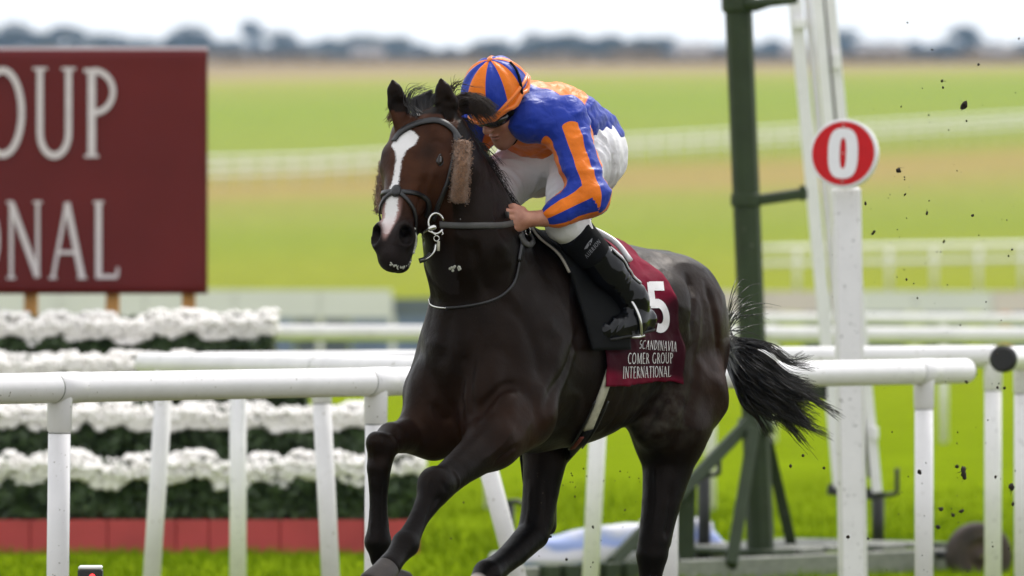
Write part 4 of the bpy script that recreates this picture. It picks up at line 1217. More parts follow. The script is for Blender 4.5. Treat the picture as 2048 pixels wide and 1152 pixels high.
for px, py, d in ((879, 449, 25.83), (915, 451, 25.90), (960, 451, 26.0), (1006, 450, 26.10), (1032, 444, 26.15)):
    h = hit_px(px, py, .014)
    rp.append(at(px, py, min(d, h[0][1] if h else d)))
free_strap('rein', rp, (.5, -.86, .1), .021, M['strap'], bridle)
free_strap('rein', [BR, BR + HF * -.12 - HS * .05 + ZZ * .02, uv(-.12, -.12, 1.80), uv(-.24, -.06, 1.79), at(1018, 430, 26.0)], -HS, .021, M['strap'], bridle)
MB().ring(rp[1] + np.array([.016, .02, 0]), np.array([.5, .2, 0]) / .54, ZZ, .021, .0225, .002, 18, 6, -1.2, 2.0).build('rein_ring', M['steel'], bridle, True)
for px, py, r in ((904, 318, .004), (906, 324, .004)):
    h = hit_px(px, py, .008)
    if h: MB().ring(h[0], np.array([.8, -.5, 0]), ZZ, r, r * 1.5, .0018, 12, 6).build('buckle', M['steel'], bridle, True)

# ---------------------------------------------------------------- neck strap (breastplate)
nstrap = empty('breastplate', uv(-.1, 0, 1.5), 'thin dark breastplate strap with a metal link round the base of the horse neck', 'breastplate')
strap_px('neck_strap', [(893, 616), (930, 613), (975, 604), (1008, 588), (1028, 562), (1036, 525)], .009, M['leather'], nstrap, .004)
strap_px('neck_strap', [(1036, 522), (1040, 500), (1044, 478)], .02, M['leather'], nstrap, .004)
pts = catmull([np.array([861., 598, 0]), np.array([865., 610, 0]), np.array([878., 615, 0]), np.array([894., 616, 0])], 6)
P = [h[0] for h in (hit_px(p[0], p[1], .006) for p in pts) if h]
MB().tube(P, .0032, 7).build('chain_link', M['steel'], nstrap, True)
h = hit_px(1049, 464, .012)
if h: MB().ring(h[0], np.array([.8, -.4, 0]), ZZ, .011, .014, .0026, 14, 6).build('buckle', M['steel'], nstrap, True)
strap_px('rein_loop', [(1034, 470), (1042, 486), (1056, 492), (1062, 484), (1055, 470)], .02, M['strap'], nstrap, .01)

# ---------------------------------------------------------------- drapes round the trunk
AXZ = 1.33
def trunk(u, th, off, bvh=None):
    """surface point at body length u and angle th (0 = left flank level, 90 = spine)"""
    c = uv(u, 0, AXZ)
    d = HS * math.cos(th) + ZZ * math.sin(th)
    loc, nor, _, _ = (bvh or HBVH).ray_cast(Vector(c), Vector(d), 3)
    if loc is None: return c + d * (.3 + off), d
    return np.array(loc) + d * off, np.array(nor)
def drape(u0, u1, th0, th1, nu, nt, off, fn=None):
    G = np.zeros((nu, nt, 3))
    for i in range(nu):
        for j in range(nt):
            a, b = i / (nu - 1), j / (nt - 1)
            if fn: uu, tt = fn(a, b)
            else: uu, tt = u0 + (u1 - u0) * a, th0 + (th1 - th0) * b
            G[i, j] = trunk(uu, math.radians(tt), off)[0]
    for _ in range(3):
        G[1:-1, :] = G[1:-1] * .5 + (G[:-2] + G[2:]) * .25
        G[:, 1:-1] = G[:, 1:-1] * .5 + (G[:, :-2] + G[:, 2:]) * .25
    return G
def sheet(G, th=.004):
    nu, nt, _ = G.shape
    n = np.cross(np.gradient(G, axis=0), np.gradient(G, axis=1)); n /= np.linalg.norm(n, axis=2, keepdims=True) + 1e-9
    c = uv(-.7, 0, AXZ)
    if ((G - c) * n).sum() < 0: n = -n; flip = True
    else: flip = False
    V = np.concatenate([G.reshape(-1, 3), (G - n * th).reshape(-1, 3)])
    idx = np.arange(nu * nt).reshape(nu, nt); o = nu * nt
    Q = np.stack([idx[:-1, :-1], idx[1:, :-1], idx[1:, 1:], idx[:-1, 1:]], -1).reshape(-1, 4)
    F = [Q, Q[:, ::-1] + o]
    for e, rv in ((idx[0], 0), (idx[-1], 1), (idx[:, 0], 1), (idx[:, -1], 0)):
        s = np.stack([e[:-1], e[1:], e[1:] + o, e[:-1] + o], -1); F.append(s[:, ::-1] if rv else s)
    F = np.concatenate(F)
    return V, (F[:, ::-1] if flip else F)

cloth = empty('saddle_cloth', uv(-.78, 0, 1.7), 'maroon number cloth with a white 5 behind the rider boot', 'saddle cloth')
def cloth_uv(a, b):
    th = -25 + 230 * b
    thc = min(th, 180 - th)             # how far up the side
    uf = -.50 - .10 * max(0, (thc - 20) / 70)
    ur = -1.045 + .075 * math.sin(max(0, min(thc, 90)) / 90 * math.pi) ** .7
    return uf + (ur - uf) * a, th
CN = (46, 150)
CG = drape(0, 0, 0, 0, CN[0], CN[1], .010, cloth_uv)
aa, bb = np.meshgrid(np.linspace(0, 1, CN[0]), np.linspace(0, 1, CN[1]), indexing='ij')
fold = .004 + .012 * fbm(np.stack([aa * 7 + bb * 3, bb * 18, aa * 0], -1), 21, 3) + .010 * np.exp(-((aa - .5 - (bb - .18) * .5) ** 2) / .0012) * np.exp(-((bb - .2) / .12) ** 2)
cdir = CG - (HO + HF * -.78 + ZZ * AXZ); cdir -= (cdir @ HF)[..., None] * HF
cdir /= np.linalg.norm(cdir, axis=2, keepdims=True)
CG = CG + cdir * (np.maximum(fold, -.004))[..., None]
M['cloth_'] = mat('maroon_cloth', (.175, .006, .026), .75, var=.22, scale=9, bump=.3, bscale=30, spec=.08, dirt=(70, .70, (.16, .12, .10)))
M['cloth_print'] = mat('white_cloth_print', (.72, .70, .70), .6, var=.08, dirt=(160, .70, (.2, .1, .1)))
V, F = sheet(CG)
M['cloth'] = M['cloth_']
# the wet, muddied lower half of the cloth is darker
nt = M['cloth'].node_tree; n, l = nt.nodes, nt.links; bs_ = n['Principled BSDF']
prev = bs_.inputs['Base Color'].links[0].from_socket
at_ = n.new('ShaderNodeAttribute'); at_.attribute_name = 'wet'
mx = n.new('ShaderNodeMixRGB'); mx.inputs['Color2'].default_value = (.034, .0035, .0085, 1)
l.new(at_.outputs['Fac'], mx.inputs['Fac']); l.new(prev, mx.inputs['Color1']); l.new(mx.outputs['Color'], bs_.inputs['Base Color'])
side_ = np.minimum(bb, 1 - bb) * 230 - 25
wet = np.clip((24 + 16 * fbm(np.stack([aa * 3, bb * 20, aa * 0], -1), 51, 3) + 14 * aa - side_) / 10, 0, 1) * np.clip((side_ + 19 + 8 * aa) / 6, .25, 1)
obj('cloth_panel', V, F, M['cloth'], cloth, True, dict(wet=np.concatenate([wet.ravel(), wet.ravel()])))
CBVH = BVHTree.FromPolygons([tuple(v) for v in V], [tuple(int(i) for i in f) for f in F])

# ---------------------------------------------------------------- lettering (stroke letters with serifs)
def arc(cx, cy, rx, ry, a0, a1, n=12):
    return [(cx + rx * math.cos(math.radians(a0 + (a1 - a0) * k / n)), cy + ry * math.sin(math.radians(a0 + (a1 - a0) * k / n))) for k in range(n + 1)]
TK, TN = .085, .05
def ser(x, y, w=.09): return ([(x - w, y), (x + w, y)], .028)
GL = {
 'O': (.60, [(arc(.30, .5, .24, .47, 0, 360, 26), .07)]),
 'U': (.58, [([(.12, .98), (.12, .30)] + arc(.30, .27, .18, .25, 180, 360, 12) + [(.48, .98)], .07), ser(.12, .985), ser(.48, .985)]),
 'P': (.50, [([(.14, .02), (.14, .98)], TK), (arc(.16, .73, .25, .235, 90, -90, 12), .062), ser(.14, .015), ([(.04, .965), (.18, .965)], .04)]),
 'N': (.64, [([(.12, .02), (.12, .98)], TN), ([(.12, .97), (.52, .03)], TK), ([(.52, .02), (.52, .98)], TN), ser(.12, .015, .07), ser(.52, .985, .07), ser(.10, .985, .05)]),
 'A': (.60, [([(.08, .02), (.29, .98)], TN), ([(.29, .98), (.52, .02)], TK), ([(.15, .34), (.44, .34)], .045), ser(.08, .015, .06), ser(.52, .015, .07)]),
 'L': (.46, [([(.14, .02), (.14, .98)], TK), ([(.10, .03), (.42, .03)], .05), ser(.14, .985, .08), ([(.42, .03), (.43, .15)], .04)]),
 'S': (.46, [(arc(.23, .73, .15, .225, 50, 250, 12)[0:] + arc(.23, .27, .16, .245, 90, -130, 14), .072)]),
 'C': (.56, [(arc(.33, .5, .25, .47, 55, 305, 22), .07)]),
 'D': (.60, [([(.14, .02), (.14, .98)], TK), (arc(.16, .5, .34, .465, 90, -90, 18), .065), ser(.12, .985, .06), ser(.12, .015, .06)]),
 'I': (.26, [([(.13, .02), (.13, .98)], TK), ser(.13, .985, .08), ser(.13, .015, .08)]),
 'V': (.58, [([(.08, .98), (.29, .02)], TK), ([(.29, .02), (.50, .98)], TN), ser(.08, .985, .06), ser(.50, .985, .06)]),
 'M': (.76, [([(.12, .02), (.16, .98)], TN), ([(.16, .98), (.38, .05)], TK), ([(.38, .05), (.60, .98)], TN), ([(.60, .98), (.64, .02)], TK), ser(.12, .015, .06), ser(.64, .015, .07)]),
 'E': (.46, [([(.14, .02), (.14, .98)], TK), ([(.10, .965), (.40, .965)], .05), ([(.14, .51), (.35, .51)], .045), ([(.10, .035), (.42, .035)], .05)]),
 'R': (.54, [([(.14, .02), (.14, .98)], TK), (arc(.16, .74, .22, .225, 90, -90, 12), .06), ([(.22, .51), (.48, .02)], TK), ser(.14, .015, .07)]),
 'G': (.60, [(arc(.33, .5, .25, .47, 55, 300, 22), .07), ([(.50, .04), (.50, .42)], TK), ser(.50, .43, .07)]),
 'T': (.52, [([(.26, .02), (.26, .98)], TK), ([(.05, .965), (.47, .965)], .05), ser(.26, .015, .07), ([(.05, .97), (.04, .86)], .035), ([(.47, .97), (.48, .86)], .035)]),
 'B': (.50, [([(.14, .02), (.14, .98)], TK), (arc(.16, .74, .2, .225, 90, -90, 10), .06), (arc(.16, .27, .24, .245, 90, -90, 10), .065)]),
 ' ': (.30, []),
 '5': (.62, [([(.13, .90), (.52, .90)], .17), ([(.16, .97), (.16, .52)], .17), ([(.10, .57)] + arc(.29, .34, .20, .235, 80, -115, 16), .17)]),
}
def stroke_quads(P, w, maxl=.12):
    P = [np.array(p, float) for p in P]
    Q = [P[0]]
    for a, b in zip(P[:-1], P[1:]):
        k = max(1, int(np.linalg.norm(b - a) / maxl))
        Q += [a + (b - a) * (i + 1) / k for i in range(k)]
    Q = np.array(Q)
    T = np.gradient(Q, axis=0); T /= np.linalg.norm(T, axis=1, keepdims=True) + 1e-9
    Nn = np.stack([-T[:, 1], T[:, 0]], 1)
    n = len(Q)
    V = np.concatenate([Q + Nn * w / 2, Q - Nn * w / 2])
    F = [(i, i + n, i + 1 + n, i + 1) for i in range(n - 1)]
    return V, F
def text_mesh(txt, mapf, wscale=1.0, gap=.05, thick=1.0):
    """list of letters; each is (V3, F); mapf maps (x 0..1 along the line, y 0..1) -> (point, normal)"""
    tot = sum(GL[c][0] * wscale + gap for c in txt) - gap
    x = 0; out = []
    for c in txt:
        wd, st = GL[c]
        b = MB()
        for k, (P, w) in enumerate(st):
            V, F = stroke_quads([(p[0], p[1]) for p in P], w * thick)
            V3 = []
            for p in V:
                q, nn = mapf((x + p[0] * wscale) / tot, p[1])
                V3.append(q + nn * (.0004 * k))
            F = [f if np.dot(np.cross(np.array(V3[f[1]]) - V3[f[0]], np.array(V3[f[2]]) - V3[f[0]]), nn) > 0 else f[::-1] for f in F]
            b.add(V3, F)
        if st: out.append((c, b))
        x += wd * wscale + gap
    return out
def quad_map(c, bvh, off):
    """c: four pixels (bottom-left, bottom-right, top-right, top-left) laid on the surface"""
    def f(x, y):
        p = (1 - y) * ((1 - x) * np.array(c[0]) + x * np.array(c[1])) + y * ((1 - x) * np.array(c[3]) + x * np.array(c[2]))
        h = hit_px(p[0], p[1], off, bvh)
        if h is None:
            loc, nor, _, _ = bvh.find_nearest(Vector(at(p[0], p[1], 26.3)))
            return np.array(loc) + np.array(nor) * off, np.array(nor)
        return h
    return f
for txt, c, tk in (('SCANDINAVIA', [(1276, 697), (1352, 703), (1353, 683), (1279, 680)], 1.15),
                   ('COMER GROUP', [(1254, 728), (1345, 726), (1345, 705), (1255, 706)], 1.15),
                   ('INTERNATIONAL', [(1244, 757), (1340, 753), (1340, 732), (1245, 733)], 1.15)):
    for ch, b in text_mesh(txt, quad_map(c, CBVH, .0025), thick=tk):
        b.build('letter', M['cloth_print'], cloth, False)
for ch, b in text_mesh('5', quad_map([(1299, 668), (1345, 668), (1333, 562), (1287, 562)], CBVH, .0025), gap=0):
    b.build('number', M['cloth_print'], cloth, False)

# ---------------------------------------------------------------- saddle, girth, stirrups
saddle = empty('saddle', uv(-.6, 0, 1.68), 'black racing saddle with a dark flap and pale edging under the rider', 'saddle')
def flap_uv(a, b):
    th = -2 + 184 * b
    thc = max(0, min(th, 180 - th))
    return (-.375 - .03 * (1 - thc / 90)) + (-.215 - .05 * thc / 90) * a, th
V, F = sheet(drape(0, 0, 0, 0, 20, 70, .034, flap_uv), .010)
obj('flap', V, F, M['saddle'], saddle, True)
V, F = sheet(drape(-.40, -.80, 52, 128, 24, 30, .034, None), .016)
obj('saddle_seat', V, F, M['saddle'], saddle, True)
M['edging'] = mat('pale_edging', (.30, .27, .22), .6, var=.25)
P = [trunk(-.372 - .03 * (1 - max(0, min(t, 90)) / 90), math.radians(t), .028) for t in np.linspace(50, 84, 16)]
V, F = ribbon([p[0] for p in P], [HS + ZZ * .6] * 16, .012, .005)
obj('edging', V, F, M['edging'], saddle, True)
MB().tube(catmull([trunk(-.80, math.radians(t), .03)[0] + HF * -.015 * math.sin(math.radians((t - 40) * 1.8)) + ZZ * .02 for t in (52, 68, 90, 112, 128)], 5), .011, 8).build('cantle', M['sign_white'], saddle, True)
# girth: cream webbing on the left flank, dark below, carried on under the belly and up the far side
strap_px('girth', [(1217, 742), (1206, 776), (1191, 815), (1173, 858)], .043, M['girth'], saddle, .006, .006)
for dx in (-13, 13): strap_px('girth_edge', [(1199 + dx, 800), (1184 + dx, 835), (1166 + dx, 868), (1148 + dx * .9, 893)], .007, M['leather'], saddle, .009, .004)
strap_px('girth_guard', [(1174, 856), (1160, 879), (1142, 899), (1128, 908)], .046, M['saddle'], saddle, .007, .006)
M['guard'] = mat('red_worn_guard', (.13, .02, .012), .7, var=.6, scale=60)
strap_px('girth_buckle_guard', [(1160, 868), (1151, 880), (1142, 890)], .018, M['guard'], saddle, .013, .004)
gq = [h[0] for h in (hit_px(1130, 907, 0),) if h]
gu, gv, gz_ = touv(gq[0]) if gq else (-.42, .1, .98)
P = [trunk(gu, math.radians(t), .006) for t in np.linspace(-math.degrees(math.atan2(AXZ - gz_, gv)) - 1, -185, 40)]
V, F = ribbon([p[0] for p in P], [p[1] for p in P], .046, .006)
obj('girth_guard', V, F, M['saddle'], saddle, True)
h = hit_px(1271, 580, .016, CBVH)
if h: MB().ell(h[0], .011, .011, .017, None, 14, 9).build('pad_loop', M['sign_white'], saddle, True)
# ================================================================ THE RIDER
fj = np.array([-.58, -.58, -.574]); fj /= np.linalg.norm(fj)
lj = np.array([.707, -.707, 0]); uj = np.cross(fj, lj) * -1
if uj[2] < 0: uj = -uj
RJ = np.array([fj, lj, uj])
JC = U(1006, 214, .0)
def J(f, l, u): return JC + fj * f + lj * l + uj * u
# skeleton (photograph pixel, metres left of the middle)
sp = [U(1044, 228, 0), U(1098, 244, 0), U(1150, 284, 0)]
SHL, ELL, WRL = U(1128, 240, .185), U(1180, 392, .325), U(1092, 436, .205)
SHR, ELR, WRR = U(948, 245, -.185), U(905, 380, -.30), U(975, 440, -.14)
HIL, KNL, ANL = U(1164, 302, .10), U(1132, 446, .195), U(1264, 598, .305)
HIR, KNR, ANR = U(1066, 314, -.10), U(915, 452, -.235), U(1010, 600, -.285)
HDL, HDR = U(1034, 440, .135), U(992, 440, -.05)

b = SDF()
b.ell(J(-.012, 0, .035), (.098, .076, .100), RJ, .02)            # skull
b.ell(J(.035, 0, -.035), (.058, .058, .075), RJ, .03)            # face
b.cone(J(.035, .032, -.075), J(.068, 0, -.095), .026, .022, .03); b.cone(J(.035, -.032, -.075), J(.068, 0, -.095), .026, .022, .03)   # jaw, chin
b.cone(J(.088, 0, .012), J(.112, 0, -.022), .009, .0125, .012)    # nose
b.ell(J(.103, .010, -.026), (.010, .008, .007), RJ, .008); b.ell(J(.103, -.010, -.026), (.010, .008, .007), RJ, .008)
b.ell(J(.080, 0, .022), (.018, .05, .011), RJ, .015)             # brow
b.ell(J(.093, 0, -.053), (.010, .021, .006), RJ, .006)           # lips
b.ell(J(.091, 0, -.065), (.010, .018, .006), RJ, .006)
b.ell(J(.098, 0, -.0590), (.014, .021, .0022), RJ, .004, True)
for sg in (1, -1):
    b.ell(J(.062, .042 * sg, -.022), (.022, .018, .016), RJ, .02)   # cheekbone
    b.ell(J(.082, .030 * sg, .002), (.014, .015, .010), RJ, .012, True)   # eye socket
    b.ell(J(-.005, .078 * sg, -.012), (.017, .008, .028), RJ, .008)   # ear
    b.ell(J(.000, .088 * sg, -.012), (.009, .006, .016), RJ, .006, True)
b.cone(J(-.03, 0, -.03), sp[0] + ZZ * .01, .055, .07, .03)       # neck
b.chain(sp, [.095, .095, .09], .04, HS, .72)
b.cone(sp[2], (HIL + HIR) / 2, .095, .09, .04, HS, .72)
for A_, B_, C_, r in ((SHL, ELL, WRL, (.055, .040, .026)), (SHR, ELR, WRR, (.055, .040, .026))):
    b.cone(A_, B_, r[0], r[1], .04); b.cone(B_, B_ + (C_ - B_) * .35, r[1], r[1] * 1.02, .02); b.cone(B_ + (C_ - B_) * .35, C_, r[1] * 1.02, r[2], .02)
for A_, B_, C_ in ((HIL, KNL, ANL), (HIR, KNR, ANR)):
    b.cone(A_, B_, .078, .050, .04); b.cone(B_, B_ + (C_ - B_) * .35, .05, .05, .02); b.cone(B_ + (C_ - B_) * .35, C_, .05, .034, .02)
    b.ell(A_ - HF * .06, (.10, .10, .10), None, .05)
def hand(Wr, Hc, toward, side, curl):
    """fist closed on the rein: palm, four fingers curled towards the palm, thumb over the top"""
    ax = Hc - Wr; ax /= np.linalg.norm(ax)
    up = ZZ - ax * (ax @ ZZ); up /= np.linalg.norm(up)
    out = np.cross(ax, up)
    if out @ side < 0: out = -out
    R_ = np.array([ax, out, up])
    b.cone(Wr, Hc - ax * .02, .027, .028, .015)
    b.ell(Hc, (.043, .021, .041), R_, .014)
    for k, (dz, ln, r) in enumerate(((.030, .95, .0098), (.010, 1.05, .0104), (-.011, 1.0, .0100), (-.030, .82, .0088))):
        kn = Hc + ax * .036 + out * .014 + up * dz
        p1 = kn + ax * .024 * ln - out * .008
        p2 = p1 + ax * .002 - out * .027 * ln
        p3 = p2 - ax * .023 * ln - out * .002
        b.chain([Hc + ax * .01 + out * .008 + up * dz * .9, kn, p1, p2, p3], [r * .98, r * 1.16, r * .98, r * .95, r * .85], .0025)
    t0 = Hc - ax * .022 + up * .030 - out * .004
    b.chain([t0, t0 + ax * .028 + up * .014 - out * .008, t0 + ax * .056 + up * .010 - out * .020, t0 + ax * .070 + up * .004 - out * .032], [.015, .0125, .0108, .0092], .006)
    return R_
hand(WRL, HDL, None, np.array([.5, -.8, .2]), 1)
hand(WRR, HDR, None, np.array([-.5, .8, .2]), 1)
V, F = b.mesh(.0036, smooth=1)
jf, jl, ju = (V - JC) @ fj, (V - JC) @ lj, (V - JC) @ uj
lipm = np.exp(-((ju + .059) / .010) ** 2 - (jl / .022) ** 2) * (jf > .07)
stub = np.clip((-.045 - ju) / .03, 0, 1) * (jf > .0) * (np.abs(jl) < .07) * (ju > -.15)
hair_ = np.clip((-.0 - jf) / .02, 0, 1) * (ju > -.06) * (np.linalg.norm(V - JC, axis=1) < .15) * (np.abs(jl) < .079)
m, nt, n, l, bs = nodes_of('skin')
def mixattr(prev, key, col, f=1.0):
    a = n.new('ShaderNodeAttribute'); a.attribute_name = key
    mm = n.new('ShaderNodeMath'); mm.operation = 'MULTIPLY'; mm.inputs[1].default_value = f; l.new(a.outputs['Fac'], mm.inputs[0])
    x = n.new('ShaderNodeMixRGB'); l.new(mm.outputs[0], x.inputs['Fac']); l.new(prev, x.inputs['Color1']); x.inputs['Color2'].default_value = (*col, 1)
    return x.outputs['Color']
tc = n.new('ShaderNodeTexCoord'); nz = n.new('ShaderNodeTexNoise'); nz.inputs['Scale'].default_value = 28; nz.inputs['Detail'].default_value = 6; l.new(tc.outputs['Object'], nz.inputs['Vector'])
cr = n.new('ShaderNodeValToRGB'); cr.color_ramp.elements[0].position = .3; cr.color_ramp.elements[0].color = (.34, .135, .085, 1); cr.color_ramp.elements[1].position = .7; cr.color_ramp.elements[1].color = (.50, .24, .16, 1)
l.new(nz.outputs['Fac'], cr.inputs['Fac'])
c = mixattr(cr.outputs['Color'], 'lip', (.30, .09, .07), .8); c = mixattr(c, 'stub', (.16, .08, .055), .45); c = mixattr(c, 'hairm', (.03, .02, .014), .95)
l.new(c, bs.inputs['Base Color']); bs.inputs['Roughness'].default_value = .48; bs.inputs['Subsurface Weight'].default_value = .12; bs.inputs['Subsurface Radius'].default_value = (.01, .004, .002)
bp = n.new('ShaderNodeBump'); bp.inputs['Strength'].default_value = .25; bp.inputs['Distance'].default_value = .004
nb = n.new('ShaderNodeTexNoise'); nb.inputs['Scale'].default_value = 160; nb.inputs['Detail'].default_value = 4; l.new(tc.outputs['Object'], nb.inputs['Vector']); l.new(nb.outputs['Fac'], bp.inputs['Height']); l.new(bp.outputs['Normal'], bs.inputs['Normal'])
M['skin'] = m
person = obj('person', V, F, M['skin'], None, True, dict(lip=lipm, stub=stub, hairm=hair_),
             'jockey in blue and orange silks crouched over the horse neck holding the reins', 'person', origin=(HIL + HIR) / 2)
# stripes: blue where 'st' < 0, orange where > 0
def silk(name):
    m, nt, n, l, b_ = nodes_of(name)
    a = n.new('ShaderNodeAttribute'); a.attribute_name = 'st'
    r = n.new('ShaderNodeMapRange'); r.inputs['From Min'].default_value = -.02; r.inputs['From Max'].default_value = .02; l.new(a.outputs['Fac'], r.inputs['Value'])
    x = n.new('ShaderNodeMixRGB'); l.new(r.outputs['Result'], x.inputs['Fac']); x.inputs['Color1'].default_value = (.014, .040, .34, 1); x.inputs['Color2'].default_value = (.80, .185, .010, 1)
    tc = n.new('ShaderNodeTexCoord'); z = n.new('ShaderNodeTexNoise'); z.inputs['Scale'].default_value = 14; z.inputs['Detail'].default_value = 5; l.new(tc.outputs['Object'], z.inputs['Vector'])
    mr = n.new('ShaderNodeMapRange'); mr.inputs['From Min'].default_value = .3; mr.inputs['From Max'].default_value = .7; mr.inputs['To Min'].default_value = .88; mr.inputs['To Max'].default_value = 1.08; l.new(z.outputs['Fac'], mr.inputs['Value'])
    sc = n.new('ShaderNodeVectorMath'); sc.operation = 'SCALE'; l.new(x.outputs['Color'], sc.inputs[0]); l.new(mr.outputs['Result'], sc.inputs['Scale'])
    l.new(sc.outputs['Vector'], b_.inputs['Base Color'])
    b_.inputs['Roughness'].default_value = .42; b_.inputs['Specular IOR Level'].default_value = .17; b_.inputs['Sheen Weight'].default_value = .12
    w = n.new('ShaderNodeTexNoise'); w.inputs['Scale'].default_value = 26; w.inputs['Detail'].default_value = 5; w.inputs['Distortion'].default_value = 1.2; l.new(tc.outputs['Object'], w.inputs['Vector'])
    bp = n.new('ShaderNodeBump'); bp.inputs['Strength'].default_value = .35; bp.inputs['Distance'].default_value = .012; l.new(w.outputs['Fac'], bp.inputs['Height']); l.new(bp.outputs['Normal'], b_.inputs['Normal'])
    return m
M['silk'] = silk('striped_silk')
# ---- jersey
j = SDF()
j.chain([U(1050, 228, 0), sp[1], sp[2]], [.108, .122, .114], .05, HS, .72)
j.cone(sp[2], U(1165, 296, .0), .110, .098, .05, HS, .70)
j.cone(U(1060, 236, .09), SHL, .080, .070, .05); j.cone(U(1036, 236, -.09), SHR, .075, .066, .05)
j.ell(U(1155, 262, .04), (.10, .10, .075), RB, .08)
for A_, B_, C_ in ((SHL, ELL, WRL), (SHR, ELR, WRR)):
    e = B_ + (C_ - B_) * .62
    j.cone(A_, B_, .070, .062, .045); j.cone(B_, e, .060, .050, .03)
    ax = (C_ - B_) / np.linalg.norm(C_ - B_)
    j.cone(e, e + ax * .012, .038, .037, .012); j.cone(e + ax * .024, e + ax * .030, .042, .044, .012)
j.cone(sp[0], J(-.07, 0, -.095), .07, .055, .02)
V, F = j.mesh(.0058, smooth=1)
N = vnormals(V, F)
dl = []
for A_, B_, C_ in ((SHL, ELL, WRL), (SHR, ELR, WRR)):
    d1, t1, q1 = segdist(V, A_, B_); d2, t2, q2 = segdist(V, B_, C_)
    up = (B_ - A_) / np.linalg.norm(B_ - A_); fo_ = (C_ - B_) / np.linalg.norm(C_ - B_)
    side = np.cross(up, fo_); side /= np.linalg.norm(side)
    def ang(q, ax):
        s2 = np.cross(ax, side); return np.arctan2(q @ side, q @ s2)
    dl.append((d1, t1, ang(q1, up), d2, t2, ang(q2, fo_)))
near_arm = np.minimum(np.minimum(dl[0][0], dl[0][3]), np.minimum(dl[1][0], dl[1][3]))
st = np.full(len(V), -.6)
# orange discs, front and back
tax = sp[2] - sp[0]; tax /= np.linalg.norm(tax)
tup = np.cross(HS, tax); tup = tup if tup[2] > 0 else -tup
q = V - sp[0]
qa, qs, qu = q @ tax, q @ HS, q @ tup
fr = .15 - np.hypot(qa - .075, qs * .9)
bk = .150 - np.hypot(qa - .10, qs * .9)
st = np.where(qu < -.035, np.clip(fr * 8, -1, 1), np.where(qu > .045, np.clip(bk * 8, -1, 1), st))
for (d1, t1, a1, d2, t2, a2) in dl:
    on1 = (d1 < .088) & (t1 > .16) & (d1 <= d2); on2 = (d2 < .085) & (d2 < d1)
    w1 = np.clip((t1 - .14) / .05, 0, 1) * np.clip((.10 - d1) / .012, 0, 1) * (d1 <= d2); st = st * (1 - w1) + np.sin(4 * a1 + .9) * w1; st = np.where(on2, np.sin(4 * a2 + .9), st)
# folds
fl = 1 - np.abs(fbm(np.stack([qa * 5 + qu * 4, qs * 9, qu * 13 - qa * 9], 1), 31, 2)) * 2.6
cuff = np.minimum(segdist(V, ELL + (WRL - ELL) * .62, WRL)[0], segdist(V, ELR + (WRR - ELR) * .62, WRR)[0]) < .05
fl2 = 1 - np.abs(fbm(np.stack([qa * 14 + qs * 8, qs * 12 - qu * 5, qu * 20], 1), 77, 2)) * 2.6
V = V + N * (.0065 * np.clip(fl, -.3, 1) * np.where(cuff, .4, 1) + .004 * np.clip(fl2, -.2, 1) + .003 * fbm(V * 30, 8, 3))[:, None]
jersey = obj('jersey', V, F, M['silk'], person, True, dict(st=st))
JV, JF = V, F
for B_, C_ in ((ELL, WRL), (ELR, WRR)):
    e = B_ + (C_ - B_) * .62; ax = (C_ - B_) / np.linalg.norm(C_ - B_)
    s1 = np.cross(ax, ZZ); s1 /= np.linalg.norm(s1); s2 = np.cross(ax, s1)
    MB().ring(e + ax * .018, s1, s2, .0405, .0405, .0055, 28, 7).build('cuff_band', M['gaiter'], jersey, True)
# ---- breeches
p = SDF()
for A_, B_, sg in ((HIL, KNL, 1), (HIR, KNR, -1)):
    p.cone(A_, A_ + (B_ - A_) * .55, .098, .085, .04); p.cone(A_ + (B_ - A_) * .55, B_, .085, .064, .03)
    p.ell(A_ - HF * .085 - ZZ * .02 + HS * .012 * sg, (.10, .092, .115), RB, .06)
    p.cone(B_, B_ + ((ANL if sg > 0 else ANR) - B_) * .10, .064, .060, .02)
p.cone(sp[2] + HF * -.02, (HIL + HIR) / 2, .098, .11, .06, HS, .72)
V, F = p.mesh(.0062, smooth=1)
N = vnormals(V, F)
kd, kt, kq = segdist(V, HIL, KNL); kd2, kt2, kq2 = segdist(V, HIR, KNR)
wr = 1 - np.abs(vnoise(np.stack([kq @ HF * 9 + kt * 3, kq @ HS * 6, kt * 19 + 3 * (kq @ HF) * 6], 1), 12)) * 2.4
wr2 = 1 - np.abs(vnoise(np.stack([kq @ HF * 16 + kq @ HS * 9, kq @ ZZ * 7, kt * 34 + 8 * (kq @ HS)], 1), 44)) * 2.6
kneez = np.clip((kt - .62) / .2, 0, 1) + np.exp(-((kt - .05) / .22) ** 2)
V = V + N * (.0085 * np.clip(wr, -.3, 1) * (.3 + .7 * np.clip(kneez, 0, 1)) + .0048 * np.clip(wr2, -.2, 1) * (.15 + .85 * np.clip(kneez, 0, 1)) + .0025 * fbm(V * 22, 4, 2))[:, None]
obj('breeches', V, F, M['breech'], person, True)
